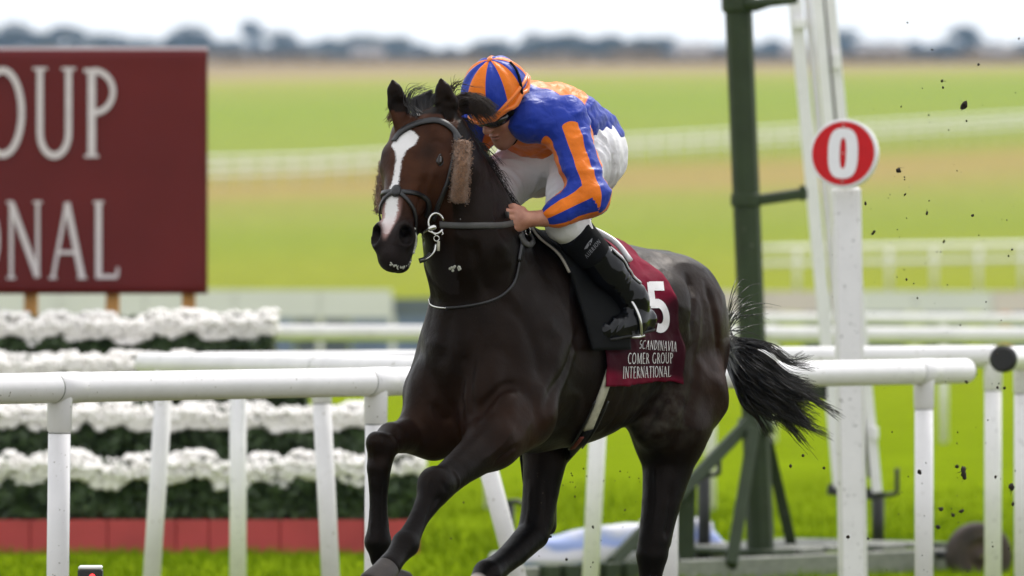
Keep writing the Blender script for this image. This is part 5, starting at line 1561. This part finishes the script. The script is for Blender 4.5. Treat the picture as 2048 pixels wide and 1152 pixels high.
# ---- gaiters and boots
for A_, B_, sg in ((KNL, ANL, 1), (KNR, ANR, -1)):
    ax = (B_ - A_) / np.linalg.norm(B_ - A_); up = ZZ
    g = SDF(); g.cone(A_ + ax * .045, A_ + ax * .155, .068, .062, .01)
    V, F = g.mesh(.006, 1, cut=lambda G, A_=A_, ax=ax: np.maximum(((A_ + ax * .035) - G) @ ax, (G - (A_ + ax * .165)) @ ax))
    gt = obj('gaiter', V, F, M['gaiter'], person, True)
    if sg > 0: GV, GF = V, F
    t = SDF()
    t.cone(A_ + ax * .15, A_ + ax * .24, .060, .056, .02); t.cone(A_ + ax * .24, B_ - ax * .02, .056, .047, .03); t.cone(B_ - ax * .02, B_ + ax * .02, .047, .044, .02)
    if sg > 0: heel, toe = U(1292, 638, .325), U(1230, 656, .295)
    else: heel, toe = U(1040, 652, -.29), U(985, 668, -.245)
    t.cone(B_, heel * .6 + toe * .4, .046, .036, .03); t.cone(heel, toe, .038, .034, .03)
    t.cone(heel + (toe - heel) * .5, toe + (toe - heel) * .35, .039, .028, .03)
    t.cone(heel - ZZ * .028, heel - ZZ * .03 - (toe - heel) * .12, .02, .02, .012)
    V, F = t.mesh(.0052, 1)
    N = vnormals(V, F)
    d, tt, qq = segdist(V, A_, B_)
    V = V + N * (.0042 * np.clip(1 - np.abs(vnoise(np.stack([tt * 22, qq @ HF * 10, qq @ HS * 9], 1), 5)) * 2.2, -.3, 1) * np.clip((tt - .55) / .3, 0, 1))[:, None]
    bo = obj('boot', V, F, M['boot'], person, True)
    bb_ = BVHTree.FromPolygons([tuple(v) for v in V], [tuple(int(i) for i in f) for f in F])
    # highlight on the boot's rear edge, laid on as a pale strip
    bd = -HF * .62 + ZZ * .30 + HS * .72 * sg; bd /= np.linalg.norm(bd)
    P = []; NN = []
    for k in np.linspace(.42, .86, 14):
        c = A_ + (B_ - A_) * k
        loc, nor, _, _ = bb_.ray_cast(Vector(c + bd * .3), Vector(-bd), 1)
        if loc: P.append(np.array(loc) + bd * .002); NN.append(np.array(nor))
    V, F = ribbon(P, NN, np.interp(np.linspace(0, 1, len(P)), [0, .5, 1], [.05, .042, .02]), .004); obj('boot_highlight', V, F, M['boot_glint'], bo, True)
    # sole
    V, F = ribbon(catmull([heel - ZZ * .038 - (toe - heel) * .1, heel * .5 + toe * .5 - ZZ * .036, toe + (toe - heel) * .3 - ZZ * .028], 5), [-ZZ] * 11, .06, .006)
    obj('sole', V, F, M['black_rub'], bo, True)
    # stirrup iron and leather, hung from the saddle
    it = heel * .42 + toe * .58
    ft = (toe - heel) / np.linalg.norm(toe - heel); sd_ = np.cross(ft, ZZ); sd_ /= np.linalg.norm(sd_); u2 = np.cross(sd_, ft)
    if u2[2] < 0: u2 = -u2
    ir = MB()
    ir.tube(catmull([it - sd_ * .052 - u2 * .040, it - sd_ * .054 + u2 * .02, it - sd_ * .03 + u2 * .075, it + u2 * .092, it + sd_ * .03 + u2 * .075, it + sd_ * .054 + u2 * .02, it + sd_ * .052 - u2 * .040], 6), .0055, 8)
    ir.beam(it - sd_ * .056 - u2 * .042, it + sd_ * .056 - u2 * .042, .032, .007, up=u2)
    ir.build('stirrup_iron', M['steel'], saddle, True)
    a0 = it + u2 * .092
    free_strap('stirrup_leather', [a0, a0 + ZZ * .12 + HF * .02 - HS * .012 * sg, uv(-.52, .16 * sg, 1.62)], HS * sg, .024, M['leather'], saddle)
GBVH = BVHTree.FromPolygons([tuple(v) for v in GV], [tuple(int(i) for i in f) for f in GF])
gait = [o for o in person.children if o.name.startswith('gaiter')][0]
M['logo'] = mat('grey_print', (.24, .24, .27), .6, var=.1)
lm = quad_map([(1167, 498), (1187, 498), (1187, 476), (1167, 476)], GBVH, .002)
lv = [(.05, .02), (.35, .22), (.42, .62), (.82, 1.0), (.92, .6), (.72, .12), (.42, .05), (.30, .02)]
bl = MB()
up_ = [(.05, .0), (.22, .35), (.5, .72), (.85, 1.0)]; lo_ = [(.05, .0), (.42, .05), (.80, .28), (.85, 1.0)]
Vv = []
for k in range(9):
    t = k / 8
    def bz(Q): return sum(np.array(Q[i]) * [1, 3, 3, 1][i] * t ** i * (1 - t) ** (3 - i) for i in range(4))
    for Q in (up_, lo_): 
        a = bz(Q); Vv.append(lm(a[0], a[1])[0])
bl.add(Vv, [(2 * i, 2 * i + 1, 2 * i + 3, 2 * i + 2) for i in range(8)])
bl.build('emblem', M['logo'], gait, False)
bl = MB(); V_, F_ = stroke_quads([(.45, .12), (.60, .36), (.52, .52), (.66, .62), (.74, .5)], .10)
bl.add([lm(a[0], a[1])[0] + np.array([-.0003, -.0007, 0]) for a in V_], F_); bl.build('emblem_mark', M['gaiter'], gait, False)
for ch, bm in text_mesh('AUBRION', quad_map([(1174, 517), (1201, 485), (1196, 478), (1168, 511)], GBVH, .002), thick=1.15):
    bm.build('letter', M['logo'], gait, False)
# ---- helmet with striped cap
HC = U(989, 181, 0)
hup = uj * .92 + np.array([-.25, -.2, 0]) * .5; hup /= np.linalg.norm(hup)
hfw = fj - hup * (fj @ hup); hfw /= np.linalg.norm(hfw); hlf = np.cross(hup, hfw)
RHm = np.array([hfw, hlf, hup])
c = SDF()
c.ell(HC, (.121, .108, .112), RHm, .02)
c.ell(HC - hup * .03, (.120, .106, .10), RHm, .02)
V, F = c.mesh(.0058, 1, cut=lambda G: -(((G - HC) @ hup) + .034 + .16 * np.maximum((G - HC) @ hfw, 0) * 0))
N = vnormals(V, F)
sup = ZZ * .88 + np.array([-.14, -.40, 0]); sup /= np.linalg.norm(sup)
sfw = fj - sup * (fj @ sup); sfw /= np.linalg.norm(sfw); slf = np.cross(sup, sfw)
qq = V - HC; az_ = np.arctan2(qq @ slf, qq @ sfw); hz = qq @ hup
V = V + N * (.0022 * np.cos(az_ * 10) * np.clip(hz / .05 + .6, 0, 1) + .0028 * fbm(np.stack([np.cos(az_) * 3, np.sin(az_) * 3, hz * 14], 1), 5, 3))[:, None]
st = np.where(hz < -.020, .8, np.sin(5 * az_ + .9))
helmet = obj('helmet', V, F, M['silk'], person, True, dict(st=st))
MB().ell(HC + sup * .1145, .011, .011, .006, RHm, 12, 7).build('cap_button', M['orange'], helmet, True)
ring = [HC - hup * .031 + hfw * .122 * math.cos(a) + hlf * .109 * math.sin(a) + hup * .006 * math.sin(9 * a) for a in np.linspace(0, 2 * math.pi, 50)]
MB().tube(ring, [.0085 + .002 * math.sin(7 * k) for k in range(50)], 8).build('cap_tie', M['orange'], helmet, True)
ring = [HC - hup * (.034 - .030 * math.sin(max(0, a - .3) / 2.6 * math.pi)) + (hfw * .124 * math.cos(a) + hlf * .111 * math.sin(a)) for a in np.linspace(.3, 2.9, 24)]
MB().tube(ring, .0065, 8).build('cap_tie', M['orange'], helmet, True)
pk = []
for k in range(17):
    a = -1.15 + 2.3 * k / 16
    for r_, dz in ((.114, -.030), (.130 - .012 * abs(a), -.034)):
        pk.append(HC + hfw * r_ * math.cos(a) + hlf * r_ * .9 * math.sin(a) + hup * dz)
MB().add(pk + [q - hup * .006 for q in pk], [(2 * i, 2 * i + 1, 2 * i + 3, 2 * i + 2) for i in range(16)] + [(34 + 2 * i, 36 + 2 * i, 37 + 2 * i, 35 + 2 * i) for i in range(16)] + [(2 * i + 1, 35 + 2 * i, 37 + 2 * i, 2 * i + 3) for i in range(16)]).build('cap_peak', M['orange'], helmet, True)
# strap and goggles
HB = BVHTree.FromPolygons([tuple(v) for v in V], [tuple(int(i) for i in f) for f in F])
strap_px('goggle_elastic', [(1019, 126), (1030, 140), (1038, 160), (1042, 185), (1042, 212)], .008, M['gaiter'], helmet, .004, bvh=HB)
gg = SDF(); gg.ell(J(.060, 0, .000), (.052, .076, .033), RJ, .01); gg.ell(J(.105, 0, -.026), (.03, .013, .016), RJ, .01, True)
V, F = gg.mesh(.0045, 1); obj('goggles', V, F, M['goggle'], person, True)
MB().tube(catmull([J(.055, .068, .004), J(.03, .082, .0), J(.0, .088, .006), J(-.02, .09, .02)], 5), .009, 8).build('goggle_strap', M['gaiter'], person, True)
MB().ell(J(.018, .083, -.022), .013, .009, .026, RJ, 12, 8).build('helmet_ear_pad', M['goggle_strap'], helmet, True)
MB().tube(catmull([J(.016, .086, -.03), J(.03, .07, -.065), J(.045, .03, -.112), J(.05, 0, -.118), J(.045, -.03, -.112), J(.03, -.07, -.065)], 5), .005, 6).build('chin_strap', M['gaiter'], helmet, True)
# jersey front placket
strap = None
# board lettering (uses the stroke letters above)
def board_map(xr_px, wpx_total, ytop, ybot):
    def f(x, y):
        px = xr_px - wpx_total * (1 - x); py = ybot + (ytop - ybot) * y
        return np.array([(px - 1024) / FOC * BD, BD - .022, BZ(py)]), np.array([0, -1.0, 0])
    return f
def line_w(t, gap=.05): return sum(GL[c][0] + gap for c in t) - gap
# widths so that the last letters stand where the photograph shows them
for ch, b_ in text_mesh('COMER GROUP', board_map(241, 1040, 135, 315), gap=.05, thick=1.12): b_.build('letter', M['letter'], board)
for ch, b_ in text_mesh('INTERNATIONAL', board_map(240, 940, 402, 558), gap=.03, thick=1.08): b_.build('letter', M['letter'], board)

# ================================================================ ZERO SIGN
ZD = 35.2
zs = empty('finish_sign', (at(1705, 1152, ZD)[0], ZD, 0), 'round red sign with a white 0 on a thick white post', 'sign')
pt, pb = at(1693, 372, ZD), at(1708, 1246, ZD); pb[2] = -.05
o = MB().tube([pb, pt], .0655, 4).V
b_ = MB(); ax = (pt - pb); L = np.linalg.norm(ax)
b_.beam(pb, pt, .128, .128, up=(0, -1, 0), bev=.018)
o = b_.build('post', M['white_mud'], zs, True); autosmooth(o, 40)
nrm = np.array([-.28, -.95, .10]); nrm /= np.linalg.norm(nrm)
ex = np.cross(ZZ, nrm) * -1; ex = np.array([-nrm[1], nrm[0], 0]); ex /= np.linalg.norm(ex)
if ex[0] < 0: ex = -ex
ez = np.cross(ex, nrm); ez = ez if ez[2] > 0 else -ez
DC = at(1687, 307, ZD - .13)
def disc(r0, h0, h1, m_, nm, n=56, bev=.004):
    o = MB()
    rings = [(r0 * .2, h0), (r0 - bev, h0), (r0, h0 + bev), (r0, h1 - bev), (r0 - bev, h1), (r0 * .02, h1)]
    V = [DC + ex * r * math.cos(2 * math.pi * k / n) + ez * r * math.sin(2 * math.pi * k / n) + nrm * h for r, h in rings for k in range(n)]
    F = [(i * n + k, i * n + (k + 1) % n, (i + 1) * n + (k + 1) % n, (i + 1) * n + k) for i in range(len(rings) - 1) for k in range(n)]
    o.add(V, F); q = o.build(nm, m_, zs, True); autosmooth(q, 35); return q
disc(.157, -.038, .004, M['sign_white'], 'disc')
disc(.144, .0, .0075, M['sign_red'], 'red_face', bev=.001)
# the figure 0
V = []; F = []; n_ = 48
for k in range(n_):
    a = 2 * math.pi * k / n_
    def se(rx, ry, p): 
        c_, s_ = math.cos(a), math.sin(a)
        return rx * math.copysign(abs(c_) ** p, c_), ry * math.copysign(abs(s_) ** p, s_)
    for (rx, ry, p) in ((.0345 * 2, .114, .72), (.0150, .070, .8)):
        x, y = se(rx, ry, p); V.append(DC + ex * x + ez * y + nrm * .0105)
for k in range(n_):
    F.append((2 * k, 2 * ((k + 1) % n_), 2 * ((k + 1) % n_) + 1, 2 * k + 1))
MB().add(V, F).build('numeral', M['sign_white'], zs)
for s_ in (1, -1): MB().ell(DC + ez * .128 * s_ * (1 if s_ < 0 else .97) + nrm * .010, .0065, .0065, .004).build('bolt', M['steel'], zs, True)

# ================================================================ FINISH TRAILER (green mast, white frame, wheel)
TL, TR = np.array([(1010 - 1024) / FOC * 38.7, 38.7, 0]), np.array([(1925 - 1024) / FOC * 41.6, 41.6, 0])
tdir = (TR - TL) / np.linalg.norm(TR - TL); tback = np.array([-tdir[1], tdir[0], 0]); tback = tback if tback[1] > 0 else -tback
tr = empty('finish_post_trailer', (TL + TR) / 2, 'green steel finish mast with braces and a white leaning frame on a low wheeled platform', 'trailer')
MB().beam(TL + ZZ * .03, TR + ZZ * .03, .07, .17, bev=.008).build('side_beam', M['grey_wood'], tr)
MB().beam(TL + (TR - TL) * .62 + tback * .95 + ZZ * .03, TR + tback * .95 + ZZ * .03, .07, .17, bev=.008).build('side_beam', M['grey_wood'], tr)
Lt = np.linalg.norm(TR - TL); k = 0
nb = 16
for k in range(nb):
    c = TL + tdir * (Lt * (k + .5) / nb) + ZZ * (.128 + .004 * (k % 3))
    if k < 9: continue
    MB().beam(c - tback * .0, c + tback * .98, Lt / nb * (.80 if k % 4 else .55), .026, bev=.004).build('board', M['grey_wood'] if k % 3 else M['green'], tr)
for k in (1, 2, 3, 4, 5):
    c = TL + tdir * (.12 + .16 * k) - tback * .05 + ZZ * .07
    MB().box(c, .11, .06, .10, np.array([tdir, tback, ZZ]), .006).build('frame_socket', M['green'], tr)
MB_ = at(1522, 1112, 40.6); MT = at(1477, 18, 40.6)
def mast_at(py):
    t = (py - 1112) / (18 - 1112); return MB_ + (MT - MB_) * t
mb = MB(); mb.tube([mast_at(1116), mast_at(20)], .071, 8)
o = mb.build('mast', M['green'], tr, True); autosmooth(o, 25)
mb = MB(); mb.tube([mast_at(24), mast_at(20), mast_at(-14), mast_at(-18)], [.078, .088, .088, .078], 14); o = mb.build('mast_head', M['green'], tr, True); autosmooth(o, 40)
MB().tube([mast_at(4) + [.03, -.02, 0], at(1512, 10, 40.5), at(1540, 3, 40.5), at(1590, -2, 40.6)], [.055, .034, .027, .026], 12).build('arm', M['green'], tr, True)
c = mast_at(400)
mb = MB(); mb.tube([c - ZZ * .032, c - ZZ * .028, c + ZZ * .028, c + ZZ * .032], [.078, .082, .082, .078], 14); o = mb.build('clamp', M['green'], tr, True); autosmooth(o, 40)
MB().beam(c + [.06, -.02, 0], at(1612, 386, 40.7), .05, .058, bev=.008).build('arm', M['green'], tr)
MB().box(at(1605, 386, 40.7), .03, .075, .08, None, .006).build('arm_plate', M['green'], tr)
MB().beam(mast_at(790) + [.05, -.02, 0], at(1648, 782, 40.7), .06, .075, bev=.008).build('arm', M['green'], tr)
MB().box(at(1650, 782, 40.7), .02, .085, .09, None, .004).build('arm_plate', M['black_rub'], tr)
# braces
for a, b, w in ((at(1500, 842, 40.55), at(1222, 1128, 39.4), .062), (at(1508, 858, 40.45), at(1462, 1132, 40.0), .062), (at(1535, 880, 40.7), at(1588, 1112, 41.2), .058)):
    MB().beam(a, b, w, w, up=(0, 1, .1), bev=.006).build('brace', M['green'], tr)
MB().beam(at(1365, 1140, 40.1), at(1368, 978, 40.1), .12, .12, up=(0, 1, 0), bev=.008).build('short_post', M['green'], tr)
MB().box(at(1368, 977, 40.1), .13, .13, .012, None, .003).build('post_cap', M['steel_dark'], tr)
MB().tube([mast_at(868), mast_at(835)], [.10, .09], 14).build('brace_collar', M['green'], tr, True)
# jack legs with crank handles
def jack(px, top, bot, d, hx, hy, r=.034):
    a, b = at(px, bot, d), at(px, top, d)
    j_ = MB().tube([a, b], r, 10).build('jack_leg', M['steel_dark'], tr, True)
    s = 1 if hx > 0 else -1
    h = MB(); h.tube(catmull([b - ZZ * .005, at(px + hx * .5, top + 2, d), at(px + hx * .92, top - 1, d), at(px + hx, top - 8, d), at(px + hx, top - hy, d)], 4), .013, 8)
    h.build('crank_handle', M['steel_dark'], j_, True)
    MB().tube([b - ZZ * .012, b + ZZ * .012], r * 1.12, 10).build('jack_cap', M['green'], j_, True)
jack(1016, 1004, 1100, 41.0, -30, 0); jack(1408, 948, 1118, 41.2, 30, 50); jack(1756, 988, 1105, 42.2, 38, 52)
h = MB(); h.tube(catmull([at(1016, 1004, 41.0), at(1034, 1003, 41.0), at(1048, 1010, 41.0)], 4), .013, 8).build('crank_handle', M['steel_dark'], [o for o in tr.children if o.name.startswith('jack_leg')][0], True)
# white leaning frame: two channels and a bright web
def fr(px_t, px_b, w_px, d, nm, m_, top=-20, bot=972, th=.04):
    MB().beam(at(px_b, bot, d), at(px_t, top, d), w_px / FOC * d, th, up=(0, 1, 0), bev=.004).build(nm, m_, tr)
fr(1588, 1680, 26, 42.0, 'frame_channel', M['white_mud'], bot=975, th=.07)
fr(1613, 1703, 14, 42.02, 'frame_lip', M['white'], bot=960)
fr(1633, 1722, 22, 41.97, 'frame_web', M['white'], bot=955, th=.05)
fr(1647, 1739, 8, 42.05, 'frame_shadow_gap', M['steel_dark'], bot=955, th=.02)
fr(1659, 1754, 20, 42.0, 'frame_channel', M['white_mud'], bot=985, th=.07)
MB().beam(at(1655, 978, 42.0), at(1758, 990, 42.0), .05, .06, bev=.005).build('frame_foot', M['steel_dark'], tr)
for px, py, w, h_ in ((1600, 47, 24, 20), (1673, 122, 13, 32), (1751, 866, 12, 26)):
    MB().box(at(px, py, 41.93), w / FOC * 42, .05, h_ / FOC * 42, None, .005).build('frame_clip', M['white'], tr)
# wheel
WC = at(1957, 1112, 41.2); axl = -tdir * .35 + np.array([.55, -.76, 0]); axl /= np.linalg.norm(axl)
wx = np.cross(axl, ZZ); wx /= np.linalg.norm(wx)
def wheel(c, R, wd):
    w_ = MB(); n = 40; prof = [(.55, -.5), (.80, -.52), (.95, -.42), (1.0, -.25), (1.0, .25), (.95, .42), (.80, .52), (.55, .5)]
    V = [c + axl * h * wd + (wx * math.cos(2 * math.pi * k / n) + ZZ * math.sin(2 * math.pi * k / n)) * R * r for r, h in prof for k in range(n)]
    F = [(i * n + k, i * n + (k + 1) % n, (i + 1) * n + (k + 1) % n, (i + 1) * n + k) for i in range(len(prof) - 1) for k in range(n)]
    t_ = w_.add(V, F).build('wheel', M['tyre'], tr, True)
    r_ = MB(); prof = [(.56, .34), (.45, .22), (.20, .26), (.16, .42), (.02, .44)]
    V = [c + axl * h * wd + (wx * math.cos(2 * math.pi * k / n) + ZZ * math.sin(2 * math.pi * k / n)) * R * r for r, h in prof for k in range(n)]
    F = [(i * n + k, i * n + (k + 1) % n, (i + 1) * n + (k + 1) % n, (i + 1) * n + k) for i in range(len(prof) - 1) for k in range(n)]
    r_.add(V, F).build('rim', M['rim'], t_, True)
M['tyre'] = mat('muddy_tyre', (.045, .032, .026), .85, var=.5, scale=9, bump=.4, bscale=40)
M['rim'] = mat('rusty_rim', (.06, .038, .026), .7, var=.5, scale=12)
wheel(WC, .178, .13)
MB().tube([WC, WC + tback * .5], .022, 8).build('axle', M['steel_dark'], tr, True)

# ================================================================ TARPAULIN
m, nt, n, l, b_ = nodes_of('blue_white_tarpaulin')
tc = n.new('ShaderNodeTexCoord'); sp_ = n.new('ShaderNodeAttribute'); sp_.attribute_name = 'band'
nz = n.new('ShaderNodeTexNoise'); nz.inputs['Scale'].default_value = 5; nz.inputs['Detail'].default_value = 5; l.new(tc.outputs['Object'], nz.inputs['Vector'])
ma = n.new('ShaderNodeMath'); ma.operation = 'MULTIPLY_ADD'; l.new(nz.outputs['Fac'], ma.inputs[0]); ma.inputs[1].default_value = .35; l.new(sp_.outputs['Fac'], ma.inputs[2])
r = n.new('ShaderNodeValToRGB'); e = r.color_ramp.elements
e[0].position = .18; e[0].color = (.20, .27, .60, 1); e[1].position = .95; e[1].color = (.60, .60, .68, 1)
for p_, c_ in ((.36, (.24, .31, .64)), (.44, (.60, .57, .64)), (.62, (.62, .60, .68)), (.70, (.27, .34, .66)), (.82, (.30, .38, .68))):
    q = e.new(p_); q.color = (*c_, 1)
l.new(ma.outputs[0], r.inputs['Fac']); l.new(r.outputs['Color'], b_.inputs['Base Color']); b_.inputs['Roughness'].default_value = .4
M['tarp'] = m
def tarp(P, R_, name_lab, seed):
    P = catmull(P, 8); R_ = np.interp(np.linspace(0, 1, len(P)), np.linspace(0, 1, len(R_)), R_)
    w_ = MB(); w_.tube(P, list(R_), 30); V = np.array(w_.V)
    c = np.repeat(np.array(P), 30, 0); q = V - c
    V2 = V + q * (.28 * fbm(np.stack([V[:, 0] * 2.2, V[:, 1] * 2, V[:, 2] * 16], -1), seed, 3))[:, None] + .015 * fbm(V * 9, seed + 1, 2)[:, None]
    V2[:, 2] = np.maximum(V2[:, 2], .006)
    band = (V[:, 2] - V[:, 2].min()) / (np.ptp(V[:, 2]) + 1e-6) * .85
    return obj('tarpaulin', V2, w_.F, M['tarp'], None, True, dict(band=band), name_lab, 'tarpaulin', origin=(P[0][0], P[0][1], 0))
def gp(px, d, z): return np.array([(px - 1024) / FOC * d, d, z])
tarp([gp(985, 41.0, .06), gp(1080, 41.1, .09), gp(1200, 41.2, .115), gp(1300, 41.3, .125), gp(1375, 41.4, .12)], [.05, .10, .125, .135, .12], 'long rolled pale blue and white tarpaulin lying on the grass', 4)
tarp([gp(1365, 41.4, .10), gp(1390, 41.4, .17), gp(1404, 41.4, .15), gp(1425, 41.4, .09), gp(1448, 41.5, .05)], [.07, .11, .105, .085, .06], 'crumpled blue and white tarpaulin end bunched beside the jack leg', 9)

# ================================================================ SMALL DEVICES
def device(px, py, d, w, h_, lab, led, led_at, round_=False):
    top = at(px, py, d)
    root = empty('marker_light', (top[0], d, 0), lab, 'marker light')
    c = top - ZZ * h_ / 2
    if round_: MB().ell(c, w / 2, w / 2, h_ / 2).build('housing', M['box_black'], root, True)
    else:
        MB().box(c, w, w, h_, None, .008).build('housing', M['box_black'], root)
        MB().box(top + ZZ * .002, w * .96, w * .96, .012, np.array([[.97, .25, 0], [-.25, .97, 0], [0, 0, 1]]) if False else None, .004).build('lid', M['box_white'], root)
    MB().tube([(top[0], d, -.02), c - ZZ * h_ * .45], .014 if h_ < .2 else .02, 8).build('stake', M['box_black'], root, True)
    q = c + np.array(led_at)
    MB().ell(q, .010, .008, .010).build('lamp', led, root, True)
    return root
device(181, 1136, 25.4, .080, .07, 'small black box with a white lid and red lamp at the bottom left corner', M['led_red'], (.008, -.042, .008))
device(1287, 1042, 39.2, .04, .10, 'dark upright device with a green lamp beside the horse hind leg', M['led_green'], (-.005, -.024, -.02))
device(1344, 1098, 39.2, .075, .10, 'round dark device with a red lamp right of the horse hind leg', M['led_red'], (-.028, -.03, .012), True)

# ================================================================ FLYING TURF
def clod_mesh(seed, grass):
    g = np.random.default_rng(seed)
    b = MB(); b.ell((0, 0, 0), 1, .8, .7, None, 9, 6)
    V = np.array(b.V); V = V * (1 + .55 * fbm(V * 1.7, seed, 2))[:, None]
    F = list(b.F); V = [tuple(v) for v in V]
    for k in range(grass):
        p = g.normal(0, .5, 3); d_ = g.normal(0, 1, 3); d_ /= np.linalg.norm(d_); s = np.cross(d_, g.normal(0, 1, 3)); s /= np.linalg.norm(s)
        i = len(V); L = 1.2 + 1.4 * g.random()
        V += [tuple(p - s * .10), tuple(p + s * .10), tuple(p + d_ * L)]; F.append((i, i + 1, i + 2))
    return mesh_data('clod_mesh', V, F, M['clod'], True)
CL = [clod_mesh(40 + k, (0, 0, 3, 6, 9)[k]) for k in range(5)]
big = [(1928, 211, 8, 'largest flying clod of turf, against the upper right field'), (1797, 341, 6, 'ragged clod flying right of the zero sign'), (1884, 162, 3.6, None), (1886, 175, 3, None), (1933, 242, 3, None), (1854, 426, 4, None), (1747, 465, 4.5, None), (1731, 407, 3.5, None), (1810, 389, 3, None), (1945, 431, 3, None), (1888, 483, 3, None), (2024, 499, 3.4, None), (2017, 512, 3, None), (1813, 559, 3, None), (1957, 129, 3, None), (1864, 99, 2.4, None), (2038, 77, 2.4, None), (1815, 45, 1.8, None),
       (1927, 944, 9, 'dark clod low at the right, right of the end post of the nearest rail'), (1914, 933, 5, None), (1929, 955, 5, None), (2023, 974, 8, 'dark clod flying at the right edge between the posts'), (2026, 1008, 4, None), (1882, 1018, 7, 'grassy clod flying beside the nearest rail right post'), (1876, 1054, 5, None), (1906, 1030, 4, None), (1923, 1022, 4, None), (1581, 932, 5, 'small grassy clod flying below the horse tail'), (1606, 911, 3, None), (1648, 936, 3, None), (1839, 944, 6, 'splayed grassy clod in front of the nearest rail right post'), (1991, 954, 4, None), (1933, 764, 4, None), (2009, 776, 4, None), (1995, 775, 3.4, None), (1133, 1119, 3.4, 'dark clod flying low in front of the tarpaulin'), (1186, 1054, 3, None), (927, 1005, 2.4, None), (902, 1077, 2.4, None), (1150, 993, 2.4, None), (1250, 1020, 2.6, None), (1736, 1077, 3, None), (1696, 1074, 4, None)]
g = np.random.default_rng(91)
for k in range(120):
    qx = g.normal(1880, 140)
    if 1560 < qx < 2046: big.append((qx, 1145 - 1000 * g.random() ** 1.3, .9 + 1.5 * g.random() ** 2, None))
for k in range(40):
    big.append((g.uniform(1060, 1290), g.uniform(930, 1140), 1.0 + 1.0 * g.random(), None))
for i, (px, py, r, lab) in enumerate(big):
    d = float(np.clip(g.normal(27.0, .7), 25.6, 28.6)) if r < 8 else 26.6
    o = bpy.data.objects.new('turf_clod', CL[i % 3] if r < 4 else CL[3 + i % 2]); COL.objects.link(o)
    o.location = tuple(at(px, py, d)); s = r / FOC * d; o.scale = (s * g.uniform(.7, 1.3), s * g.uniform(.7, 1.2), s * g.uniform(.7, 1.3)); o.rotation_euler = tuple(g.uniform(0, 6.28, 3))
    row = 'against the sky' if py < 125 else 'against the upper field' if py < 290 else 'against the brownish field' if py < 420 else 'against the middle field' if py < 575 else 'against white rails' if py < 775 else 'against near grass' if py < 980 else 'above the wheel'
    colm = 'left of the zero post' if px < 1660 else 'beside the zero post' if px < 1760 else 'left of the right posts' if px < 1870 else 'among the right posts' if px < 1975 else 'at the right edge'
    if px < 1400: row, colm = ('against near grass' if py < 1040 else 'against the tarpaulin'), 'under the horse belly'
    tag(o, lab or f"{'small dark clod' if r > 2.9 else 'tiny dark speck'} of turf {colm}, {row}", 'turf clod', 'clods of turf thrown up by the hooves')
# ================================================================ AIR
hb = MB(); hb.box((0, 1890, 64), 1260, 3840, 134)
m = bpy.data.materials.new('haze_air'); m.use_nodes = True; nt = m.node_tree; nt.nodes.clear()
ov = nt.nodes.new('ShaderNodeOutputMaterial'); pv = nt.nodes.new('ShaderNodeVolumePrincipled')
pv.inputs['Color'].default_value = (.45, .67, 1.0, 1); pv.inputs['Density'].default_value = .00007; pv.inputs['Anisotropy'].default_value = .2
nt.links.new(pv.outputs['Volume'], ov.inputs['Volume'])
hz = hb.build('haze', m, None); tag(hz, 'thin pale air over the racecourse', 'haze', kind='stuff')
